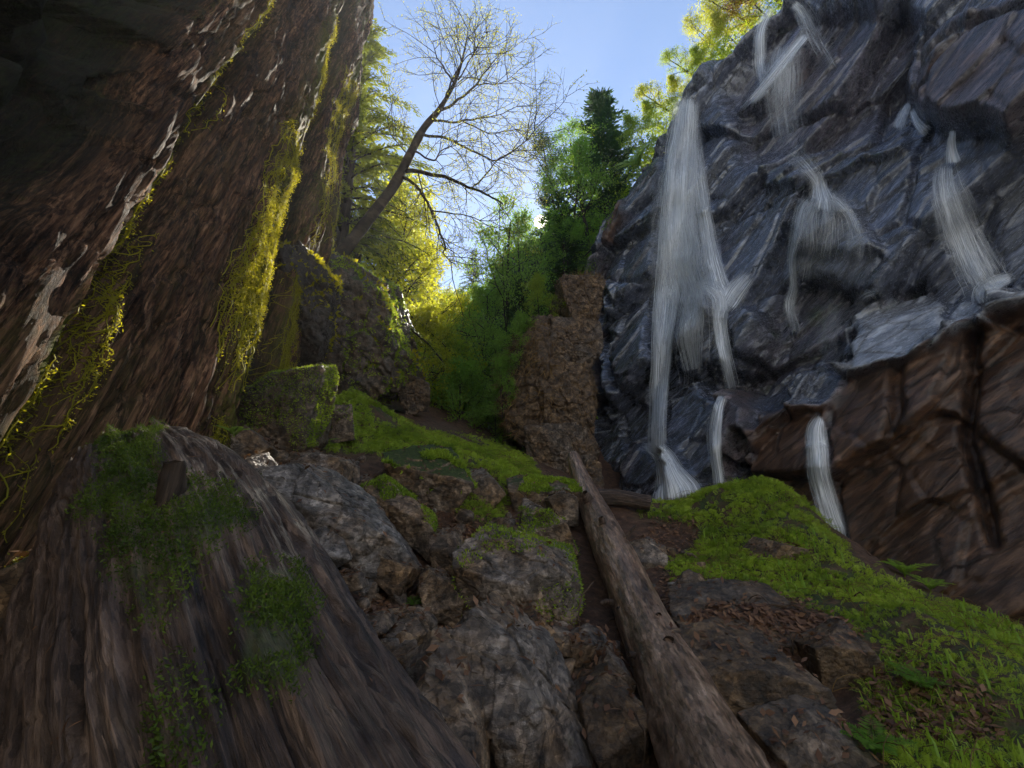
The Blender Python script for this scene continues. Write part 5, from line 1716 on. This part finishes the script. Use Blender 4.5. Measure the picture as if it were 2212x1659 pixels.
# ------------------------------------------------------------------ falling water
def mat_water(name, fine, soft, gain):
    m = N(name)
    uv = m.n('TexCoord').outputs['UV']
    v1 = m.mapv(uv, scale=(fine, 0.40, 1))
    v2 = m.mapv(uv, scale=(fine * 2.3, 1.1, 1))
    n1 = m.noise(v1, 1.0, 4, 0.6, 0.15)
    n2 = m.noise(v2, 1.0, 4, 0.65, 0.2)
    t = m.math('ADD', m.math('MULTIPLY', n1, 0.62), m.math('MULTIPLY', n2, 0.38))
    env = m.attr('a')
    thr = m.math('SUBTRACT', soft + 0.345, m.math('MULTIPLY', env, 0.25))
    al = m.rng(m.math('SUBTRACT', t, thr), 0.0, 0.20)
    al = m.math('MULTIPLY', m.math('ADD', m.math('MULTIPLY', al, gain), m.math('MULTIPLY', env, 0.20)), m.math('MULTIPLY', env, 1.8, True), True)
    d = m.bsdf((0.96, 0.97, 1.0), 0.35, None, 0.5)
    tl = m.n('BsdfTranslucent'); m.set(tl.inputs['Color'], (0.93, 0.95, 0.98))
    mx = m.n('MixShader'); mx.inputs[0].default_value = 0.35
    m.t.links.new(d, mx.inputs[1]); m.t.links.new(tl.outputs[0], mx.inputs[2])
    tr = m.n('BsdfTransparent')
    mx2 = m.n('MixShader')
    m.set(mx2.inputs[0], al)
    m.t.links.new(tr.outputs[0], mx2.inputs[1]); m.t.links.new(mx.outputs[0], mx2.inputs[2])
    return m.surf(mx2.outputs[0])


M['veil'] = mat_water('silky_water', 22.0, 0.26, 0.85)
def mat_thread():
    m = N('water_thread')
    d = m.bsdf((0.95, 0.97, 1.0), 0.3, None, 0.5)
    tl = m.n('BsdfTranslucent'); m.set(tl.inputs['Color'], (0.95, 0.97, 1.0))
    mx = m.n('MixShader'); mx.inputs[0].default_value = 0.35
    m.t.links.new(d, mx.inputs[1]); m.t.links.new(tl.outputs[0], mx.inputs[2])
    tr = m.n('BsdfTransparent')
    mx2 = m.n('MixShader'); m.set(mx2.inputs[0], m.math('MULTIPLY', m.attr('a'), 0.42, True))
    m.t.links.new(tr.outputs[0], mx2.inputs[1]); m.t.links.new(mx.outputs[0], mx2.inputs[2])
    return m.surf(mx2.outputs[0])


M['thread'] = mat_thread()
M['strand'] = mat_water('white_water', 30.0, 0.25, 1.1)


def water_sheet(name, path, mat, parent, strength=1.0, off=0.10, seed=1, nu=22, free=10, layers=3, dens=70, thick=1.0):
    """path rows: px, py, width in px, (strength). each point stands off the cliff where its sight line meets it"""
    V_, F_, UV_, A_ = [], [], [], []
    nV = 0
    p = np.array([tuple(q) + (1.0,) * (4 - len(q)) for q in path], float)
    ln = np.hypot(np.diff(p[:, 0]), np.diff(p[:, 1])).sum()
    nvv = int(max(16, min(130, ln / 5)))
    c = spline(p, nvv)
    tx, ty = np.gradient(c[:, 0]), np.gradient(c[:, 1])
    tl = np.hypot(tx, ty); nx, ny = -ty / tl, tx / tl
    for L in range(layers):
        rr = np.random.default_rng(seed * 10 + L)
        u = np.linspace(-1, 1, nu)
        D_ = np.full((nvv, nu), np.nan)
        lw = (0.75 + 0.55 * rr.random()) if L else 1.15
        lo = rr.uniform(-.22, .22) * c[:, 2:3] if L else 0
        PXX = c[:, :1] + nx[:, None] * (lo + lw * u[None] * c[:, 2:3] * 0.5) + 0.025 * c[:, 2:3] * vnoise(np.stack([np.repeat(np.arange(nvv)[:, None] * .22, nu, 1).ravel(), np.tile(u * 1.5, nvv), np.full(nvv * nu, L + seed * 1.7)], 1)).reshape(nvv, nu) + 1.2 * vnoise(np.stack([np.arange(nvv) * .10, np.full(nvv, L * 3.3), np.full(nvv, seed)], 1))[:, None]
        PYY = c[:, 1:2] + ny[:, None] * (lo + lw * u[None] * c[:, 2:3] * 0.5)
        for i in range(nvv):
            for j in range(nu):
                h = on_right(PXX[i, j], PYY[i, j])
                if h is not None: D_[i, j] = h[0]
        if np.isnan(D_).all(): continue
        D_ = np.where(np.isnan(D_), np.nanmean(D_), D_)
        # water clears hollows: running minimum down the flow, then smoothing
        k = free
        Dm = np.stack([D_[max(0, i - k):i + max(2, k // 3)].min(0) for i in range(nvv)])
        for _ in range(14):
            Dm = np.concatenate([Dm[:1], (Dm[:-2] + 2 * Dm[1:-1] + Dm[2:]) / 4, Dm[-1:]])
            Dm = np.concatenate([Dm[:, :1], (Dm[:, :-2] + 2 * Dm[:, 1:-1] + Dm[:, 2:]) / 4, Dm[:, -1:]], 1)
        Dm = np.minimum(Dm, D_ - 0.02)
        rnd_ = 0.05 * vnoise(np.stack([np.repeat(np.arange(nvv)[:, None], nu, 1).ravel() * .1, np.tile(u * 3, nvv), np.full(nvv * nu, seed + L * 7.0)], 1)).reshape(nvv, nu)
        Dm = Dm - off * (1 + 0.8 * L) + rnd_
        cx = (PXX - 1106) / FPX; cy = (829.5 - PYY) / FPX
        W = np.stack([cx * Dm, (CT - ST * cy) * Dm, CAMZ + (ST + CT * cy) * Dm], -1)
        vl = np.concatenate([[0], np.cumsum(np.linalg.norm(np.diff(W[:, nu // 2], axis=0), axis=1))])
        wid = np.linalg.norm(W[:, -1] - W[:, 0], axis=1)
        UV = np.stack([(u[None] * 0.5) * wid.mean() + seed * 3.7 + L * 11.3 + 0 * vl[:, None], -vl[:, None] + 0 * u[None] + L * 5.1], -1)
        t = np.linspace(0, 1, nvv)
        env = (1 - u[None] ** 2) * sstep(0, .10, t)[:, None] * (1 - sstep(.82, 1, t))[:, None] * np.clip(c[:, 3:4], 0, 2) * strength * (1 if L == 0 else .85) * (1.15 if mat == 'veil' else .9)
        if L == 0:
            W0, vlen, wmean = W, vl[-1], wid.mean()
        V_.append(W.reshape(-1, 3)); F_.append(grid_faces(nvv, nu) + nV); nV += nvv * nu
        UV_.append(UV.reshape(-1, 2)); A_.append(env.ravel())
    # fine separate threads of water in front of the veil
    rr = np.random.default_rng(seed * 31 + 5)
    nt = int(np.clip(dens * vlen * max(wmean, .25) * (1 if mat == 'strand' else .55), 20, 900))
    nF0 = sum(len(f_) for f_ in F_)
    for k in range(nt if dens else 0):
        u0 = np.clip(rr.normal() * .34, -.82, .82)
        L_ = rr.uniform(.10, .42) * (1 if vlen > 2.5 else 1.8)
        t0 = rr.uniform(.01, 1 - .6 * L_)
        tt = np.clip(np.linspace(t0, t0 + L_, 9), 0, 1)
        uu = np.clip(u0 + .035 * vnoise(np.stack([tt * 5, 0 * tt + k, 0 * tt + seed], 1)), -1.1, 1.1)
        fi = tt * (nvv - 1); i0 = np.minimum(fi.astype(int), nvv - 2); ff = (fi - i0)[:, None]
        fj = (np.clip(uu, -1, 1) + 1) / 2 * (nu - 1); j0 = np.minimum(fj.astype(int), nu - 2); gg = (fj - j0)[:, None]
        q = (W0[i0, j0] * (1 - ff) + W0[i0 + 1, j0] * ff) * (1 - gg) + (W0[i0, j0 + 1] * (1 - ff) + W0[i0 + 1, j0 + 1] * ff) * gg
        q = q + np.array([-.03, -.05, 0]) * rr.uniform(.3, 2.0) + .0025 * rr.normal(size=(9, 3))
        if np.linalg.norm(q[-1] - q[0]) < .05 or rr.random() > np.interp(t0 + L_ / 2, np.linspace(0, 1, nvv), c[:, 3]): continue
        rad = rr.uniform(.0025, .008) * np.sin(np.linspace(.12, PI - .12, 9)) ** .7 * thick
        V, F = tube(q, rad, 3)
        V_.append(V); F_.append(F + nV); nV += len(V)
        UV_.append(np.zeros((len(V), 2))); A_.append(np.full(len(V), rr.uniform(.45, 1.0) * min(1, strength * 1.1)))
    Fa = np.concatenate(F_)
    mi = np.zeros(len(Fa), int); mi[nF0:] = 1
    return obj(name, np.concatenate(V_), Fa, None, parent, uv=np.concatenate(UV_), attrs={'a': np.concatenate(A_)}, mats=[M[mat], M['thread']], mi=mi)


def fall(label, pieces, at, group='strands of the waterfall', name='waterfall'):
    h = on_right(*at)
    e = empty(name, h[1])
    tag(e, label, 'waterfall', group)
    for k, (nm, path, mat, st, kw) in enumerate(pieces):
        water_sheet(nm, path, mat, e, st, seed=int(at[0]) % 50 + k, **kw)
    return e


fall('main waterfall dropping in a tall white veil down the left of the slate cliff', [
    ('veil', [(1487, 192, 46, .9), (1480, 250, 70, .9), (1474, 340, 98, .85), (1468, 450, 124, .8), (1474, 560, 156, .75), (1490, 650, 190, .6), (1496, 740, 190, .35), (1500, 830, 150, .15)], 'veil', .72, dict(free=22, layers=3, dens=22)),
    ('left_strand', [(1480, 205, 30, .9), (1466, 330, 46), (1456, 450, 54), (1450, 560, 56), (1440, 640, 54), (1430, 740, 46), (1424, 850, 40), (1420, 980, 42)], 'strand', 1.15, dict(free=26)),
    ('centre_strand', [(1492, 240, 24, .6), (1488, 360, 40), (1484, 470, 44), (1476, 560, 50), (1484, 620, 44), (1498, 660, 50, .9), (1490, 720, 60, .8), (1500, 800, 40, .4)], 'strand', .95, dict(free=8)),
    ('right_strand', [(1500, 250, 18, .5), (1512, 380, 30, .7), (1530, 500, 34, .8), (1546, 590, 46), (1562, 640, 46), (1556, 690, 34), (1566, 760, 32), (1584, 838, 34, .8)], 'strand', 1.0, dict(free=8)),
    ('side_spray', [(1622, 590, 40, .5), (1590, 630, 56, .9), (1566, 668, 50)], 'strand', .9, dict(free=4)),
    ('arch_spray', [(1500, 628, 30), (1530, 618, 40), (1556, 640, 44), (1562, 690, 40)], 'strand', .95, dict(free=4)),
    ('splash', [(1385, 962, 20, .5), (1415, 970, 36), (1436, 990, 46), (1448, 1020, 66), (1462, 1060, 110), (1470, 1100, 130, .7)], 'strand', 1.0, dict(free=5, layers=3)),
], (1470, 400))
fall('narrow white strand pouring between the two dark boulders right of the main fall', [
    ('strand', [(1562, 848, 14), (1550, 880, 22), (1541, 930, 28), (1543, 985, 24), (1550, 1030, 24), (1553, 1075, 30, .7)], 'strand', 1.0, dict(free=6))], (1545, 940))
fall('thin veil drifting from the leaning slab under the top of the frame', [
    ('veil', [(1700, 90, 70, .5), (1690, 150, 90, .8), (1690, 230, 100, .6), (1704, 330, 90, .3)], 'veil', .6, dict(free=20)),
    ('slab_runoff', [(1748, 66, 22), (1700, 128, 26), (1650, 190, 26), (1604, 238, 20, .6)], 'strand', .85, dict(free=3)),
    ('fine_strand', [(1672, 8, 20, .6), (1645, 60, 26), (1640, 120, 30), (1648, 190, 30, .7)], 'strand', .7, dict(free=10)),
    ('lip_strand', [(1712, 4, 30), (1735, 30, 40, .8), (1760, 80, 50, .5), (1800, 150, 50, .2)], 'strand', .7, dict(free=10))], (1660, 170))
fall('spreading cascade washing over the hump in the middle of the slate cliff', [
    ('link', [(1700, 326, 60, .4), (1730, 352, 50, .5), (1762, 390, 44, .7), (1768, 420, 60, .7)], 'veil', .7, dict(free=3)),
    ('head', [(1764, 372, 30, .5), (1768, 405, 44, .8), (1772, 432, 70, .9), (1766, 462, 110, .6)], 'veil', .8, dict(free=3)),
    ('left_strand', [(1756, 425, 34), (1736, 455, 36), (1724, 505, 34, .7), (1712, 560, 22), (1714, 620, 24), (1706, 665, 30), (1722, 720, 34, .5)], 'strand', .65, dict(free=3)),
    ('middle_strand', [(1764, 430, 26, .8), (1752, 480, 40, .7), (1750, 540, 60, .5), (1736, 610, 60, .3)], 'strand', .7, dict(free=3)),
    ('front_strand', [(1782, 430, 26, .8), (1790, 485, 40, .6), (1780, 560, 60, .4)], 'strand', .65, dict(free=3)),
    ('right_strand', [(1790, 424, 26), (1814, 442, 30), (1838, 472, 28), (1850, 520, 50, .6), (1846, 590, 80, .4)], 'strand', .55, dict(free=3)),
    ('wash', [(1800, 400, 90, .4), (1800, 470, 190, .8), (1790, 550, 240, .7), (1760, 640, 200, .4)], 'veil', .42, dict(free=3, dens=9))], (1770, 450))
fall('bright stream running in threads down the right of the cliff under the overhang', [
    ('head', [(1964, 222, 14), (1950, 250, 22), (1936, 282, 30, .7)], 'strand', .9, dict(free=3)),
    ('head_right', [(1968, 236, 14), (1980, 265, 22), (2004, 292, 34, .7)], 'strand', .85, dict(free=3)),
    ('neck', [(2058, 278, 12), (2054, 320, 26), (2060, 360, 44)], 'strand', 1.0, dict(free=3)),
    ('threads', [(2044, 345, 50, .8), (2048, 410, 84), (2074, 490, 104), (2108, 570, 112), (2140, 630, 124, .9)], 'strand', .62, dict(free=6)),
    ('slab_film', [(2126, 650, 60, .5), (2070, 690, 70, .4), (1990, 730, 110, .3), (1880, 770, 120, .25), (1810, 800, 70, .35), (1785, 860, 50, .4)], 'veil', .5, dict(free=2, dens=0)),
    ('foot', [(2190, 596, 24, .8), (2150, 612, 40), (2118, 632, 36), (2122, 656, 50, .5)], 'strand', .9, dict(free=2))], (2060, 420))
fall('small bouncing fall over the brown rocks behind the grassy mound', [
    ('strand', [(1776, 890, 12), (1764, 930, 44), (1766, 975, 50), (1772, 1030, 52), (1788, 1090, 54), (1806, 1140, 50), (1830, 1210, 44, .6)], 'strand', 1.0, dict(free=4)),
    ('step_foam', [(1738, 962, 16, .7), (1764, 958, 34), (1790, 965, 16, .7)], 'strand', 1.0, dict(free=2))], (1770, 1000))
fall('faint trickles dripping from the ledge left of the pale leaning slab', [
    ('trickle', [(1852, 660, 40, .5), (1870, 640, 30, .8), (1900, 628, 20, .5)], 'veil', .6, dict(free=2)),
    ('drip', [(1800, 640, 60, .4), (1796, 720, 70, .5), (1790, 790, 60, .2)], 'veil', .45, dict(free=12))], (1870, 650))
# ------------------------------------------------------------------ gorge air
def haze():
    V = np.array([[x, y, z] for x in (-70, 70) for y in (-50, 85) for z in (-12, 40)], float)
    F = np.array([[0, 1, 3, 2], [4, 6, 7, 5], [0, 4, 5, 1], [2, 3, 7, 6], [0, 2, 6, 4], [1, 5, 7, 3]])
    m = bpy.data.materials.new('gorge_haze')
    m.use_nodes = True
    t = m.node_tree; t.nodes.clear()
    o_ = t.nodes.new('ShaderNodeOutputMaterial')
    v = t.nodes.new('ShaderNodeVolumePrincipled')
    v.inputs['Color'].default_value = (0.92, 0.95, 1.0, 1)
    v.inputs['Density'].default_value = 0.0011
    v.inputs['Anisotropy'].default_value = 0.5
    t.links.new(v.outputs[0], o_.inputs['Volume'])
    o = obj('haze', V, F, m, smooth=False)
    tag(o, 'thin bright air filling the gorge', 'haze', kind='stuff')


haze()
# ------------------------------------------------------------------ ferns, twigs, stump, bark
def fern(name_label, base, up, size, nfr, mat, seed, droop=0.6, cat='fern', group=None):
    rr = np.random.default_rng(seed)
    G_ = Geo()
    up = np.asarray(up, float); up /= np.linalg.norm(up)
    for k in range(nfr):
        az = 6.28 * (k + rr.random() * .7) / nfr
        side = np.cross(up, [math.cos(az), math.sin(az), .3]); side /= np.linalg.norm(side)
        out = np.cross(side, up)
        L = size * rr.uniform(.65, 1.1)
        t = np.linspace(0, 1, 16)[:, None]
        q = base + (up * (1.1 * t - droop * t ** 2) + out * (0.25 * t + 0.65 * t ** 2)) * L
        V, F = tube(q, np.linspace(.010, .003, 16) * size * 1.2, 3); G_.add(V, F, rnd=.3)
        ax = np.gradient(q, axis=0); ax /= np.linalg.norm(ax, axis=1, keepdims=True)
        for sg in (-1, 1):
            for sub in (0, .5):
                tt = t[2:, 0]
                c = q[2:] + ax[2:] * sub * L / 16
                d = sg * side * .9 + ax[2:] * .45 + np.array([0, 0, -.12]) + rr.normal(size=ax[2:].shape) * .06
                d /= np.linalg.norm(d, axis=1, keepdims=True)
                ll = L * .30 * np.sin(np.clip(tt, 0, 1) * PI * .93 + .15) ** .8
                V, F = leaf_quads(c, d, np.cross(d, up + 0 * d), ll, L * .052); G_.add(V, F, rnd=np.repeat(rr.random(len(c)), 4))
    o = G_.build('fern' if cat == 'fern' else cat, M[mat], None, loc=base, smooth=False)
    tag(o, name_label, cat, group)


h = next(q_ for q_ in (on_right(1342 + 6 * k_, 372 + 2 * k_) for k_ in range(30)) if q_)
fern('large bright green fern hanging at the left rim of the slate cliff', h[1] - h[2] * 0.0 + np.array([-.1, -.3, .2]), (-.5, -.5, .6), 1.25, 8, 'grass', 701)
for k, (x, y, sz, lab) in enumerate([(893, 1300, .16, 'small blue-green fern on the litter below the reddish slab'), (1198, 1335, .14, 'little fern drooping from the mossy flank of the big square boulder'),
                                     (1955, 1225, .34, 'upright fern on the crest of the mound'), (2010, 1255, .26, 'fern with arching fronds just right of the upright one on the mound'), (1890, 1620, .22, 'dark fern at the foot of the bank beside the rotten stones'),
                                     (1990, 1480, .2, 'low fern among the moss on the shaded bank'), (690, 955, .3, 'fern at the right foot of the mossy slab rock'), (500, 935, .22, 'pale fern sprig beside the top end of the rotten log')]):
    g = next((q_ for q_ in (on_ground(x, y + 14 + 8 * k_) for k_ in range(25)) if q_), None)
    b = g[0] if k != 7 else P(505, 945, 4.9)
    fern(lab, b, (0.05, -.25, 1), sz, 7, 'grass' if k in (2, 3, 7) else 'leaf_green', 710 + k)

# twigs lying about
rr = np.random.default_rng(720)


def twig(pts3, r0, label, seed, group='dry twigs on the slope', mat='twig'):
    q = spline(np.asarray(pts3, float), 22)
    q[1:-1] += 0.012 * np.stack([fbm(q[1:-1] * 9, 3, seed + k) for k in range(3)], 1)
    V, F = tube(q, np.linspace(r0, r0 * .35, 22), 6)
    o = obj('twig', V, F, M[mat], None, loc=q[10], uv=np.stack([np.tile(np.arange(6) / 6. * .05, 22), np.repeat(np.linspace(0, 1, 22), 6)], 1), attrs={'moss': np.zeros(len(V))})
    tag(o, label, 'twig', group)


twig([P(1282, 1258, 4.1), P(1255, 1290, 4.0), P(1249, 1335, 3.9), P(1262, 1375, 3.85)], .009, 'pale bent root hanging between the big square boulder and the fallen log', 721)
twig([P(1370, 1540, 2.5), P(1392, 1580, 2.4), P(1396, 1620, 2.35), P(1388, 1680, 2.3)], .006, 'thin pale root curling down the left side of the fallen log at the bottom', 722)
twig([P(755, 1130, 5.0), P(775, 1080, 5.1), P(800, 1035, 5.3), P(830, 1010, 5.6)], .010, 'forked grey stick leaning behind the splintered stump', 723)
twig([P(1120, 1060, 6.6), P(1160, 1100, 6.3), P(1175, 1140, 6.0), P(1172, 1170, 5.9)], .008, 'thin curved stick left of the upper part of the fallen log', 724)
twig([P(1180, 1290, 4.6), P(1230, 1285, 4.5), P(1290, 1250, 4.4)], .006, 'grey twig poking from the right of the big square boulder', 725)
twig([P(1060, 1150, 5.4), P(1150, 1090, 5.9), P(1210, 1080, 6.4)], .007, 'long dry twig crossing the stones above the big square boulder', 726)
twig([P(1630, 905, 13.0), P(1650, 880, 13.0), P(1690, 850, 12.7)], .02, 'bare branch lodged behind the narrow fall', 727)
twig([P(1740, 1000, 10.8), P(1770, 1040, 10.5), P(1800, 1075, 10.2)], .022, 'grey branch lodged across the small bouncing fall', 728)
for k in range(46):
    for _ in range(20):
        x, y = rr.uniform(760, 1340), rr.uniform(1040, 1520)
        if rr.random() < .35: x, y = rr.uniform(1420, 1900), rr.uniform(1150, 1400)
        g = on_ground(x, y)
        if g is not None: break
    if g is None: continue
    az, L = rr.random() * 6.28, rr.uniform(.10, .45)
    d = np.array([math.cos(az), math.sin(az), 0]) * L
    p0, p1 = g[0] - d * .5, g[0] + d * .5
    p0[2] = float(gz(p0[0], p0[1])) + .02; p1[2] = float(gz(p1[0], p1[1])) + .03
    mid = (p0 + p1) / 2 + np.array([0, 0, .02 + .03 * rr.random()]) + rr.normal(size=3) * .02
    twig([p0, mid, p1], rr.uniform(.003, .008), 'thin brown twig lying loose in the litter of the slope', 740 + k, 'loose twigs in the litter')

# splintered stump
sb = P(772, 1092, 5.6)
G_ = Geo()
for k in range(46):
    a = rr.random() * 6.28; r_ = .085 * math.sqrt(rr.random())
    b0 = sb + np.array([math.cos(a) * r_ * 1.5, math.sin(a) * r_ * 1.5, -.12])
    hh = rr.uniform(.12, .36) * (1 - .5 * r_ / .085)
    q = spline([b0, b0 + np.array([-math.cos(a) * r_ * .5, -math.sin(a) * r_ * .5, hh * .6]), b0 + np.array([rr.normal() * .02, rr.normal() * .02, hh + .05])], 8)
    V, F = tube(q, np.linspace(.026, .004, 8), 5); G_.add(V, F, moss=0)
M['redwood'] = mat_bark('splintered_wood', (0.05, 0.018, 0.008), (0.24, 0.10, 0.045), (0.45, 0.23, 0.12), 0, 1, .7, 30, .01)
o = G_.build('stump', M['redwood'], None, loc=sb, uv=np.concatenate(G_.V)[:, [0, 2]])
tag(o, 'small splintered reddish stump standing among the boulders', 'stump')

# slipped sheet of bark along the edge of the rotten log
q = spline([P(838, 1452, 2.05), P(890, 1540, 1.85), P(950, 1630, 1.62), P(1010, 1720, 1.45)], 40)
wd = np.array([.055, -.02, .035])
ths = np.linspace(-1, 1, 14)
prof = np.array([0.5, .9, 1, 1, .9, .7])
Wv = np.interp(np.linspace(0, 5, 40), range(6), [.25, .8, 1, 1, 1, .9])
top_ = q[:, None] + (ths[None, :, None] * wd * Wv[:, None, None]) + (0.018 * (1 - ths ** 2))[None, :, None] * np.array([.2, -.5, .8]) + .006 * fbm((q[:, None] + ths[None, :, None] * wd).reshape(-1, 3) * 14, 3, 801).reshape(40, 14)[..., None]
bot = top_ - .016 * np.array([.2, -.5, .8])
ring = np.concatenate([top_, bot[:, ::-1]], 1)
V = ring.reshape(-1, 3)
uvb = np.stack([np.tile(np.concatenate([ths, ths[::-1]]) * .08, 40), np.repeat(np.linspace(0, .9, 40), 28)], 1)
o = obj('bark_sheet', V, grid_faces(40, 28, True), M['log'], None, loc=q[20], uv=uvb, attrs={'moss': np.zeros(len(V))})
tag(o, 'smooth sheet of reddish bark lying along the right edge of the rotten log', 'bark')

# chips and needles scattered on the big log and on the fallen log
C_, N_ = [], []
i = rr.choice(Vb.reshape(-1, 3).shape[0], 420)
C_ = Vb.reshape(-1, 3)[i]; N_ = Nb.reshape(-1, 3)[i]
k_ = N_[:, 2] > .1
C_, N_ = C_[k_] + N_[k_] * .012, N_[k_]
ax_ = perp(N_, rr)
V, F = leaf_quads(C_, ax_, np.cross(N_, ax_), rr.uniform(.012, .045, len(C_)), rr.uniform(.003, .008, len(C_)))
o = obj('needles', V, F, M['dry'], attrs={'rnd': np.repeat(rr.random(len(C_)), 4)}, smooth=False)
tag(o, 'orange needles and wood chips scattered on top of the rotten log', 'needles', kind='stuff')

# short mossy log behind the tip of the fallen log
q_ = []
for x, y in ((1268, 1092), (1330, 1092), (1402, 1104)):
    g = next((h_ for h_ in (on_ground(x, y + 4 * k_) for k_ in range(20)) if h_), None)
    q_.append(g[0] + np.array([0, -.12, .10]))
ax = np.array(q_)
V, F, uv, ctr2, *_r, TH, LN = make_log(ax, [.12, .125, .11], 60, 32, 0.06, 1.5, 221)
o = obj('fallen_log', V.reshape(-1, 3), F, M['oldlog'], None, loc=ctr2[30], uv=uv, attrs={'moss': (0.5 + 0 * TH).ravel()})
tag(o, 'short dark mossy log lying crosswise behind the top of the long fallen log', 'log')
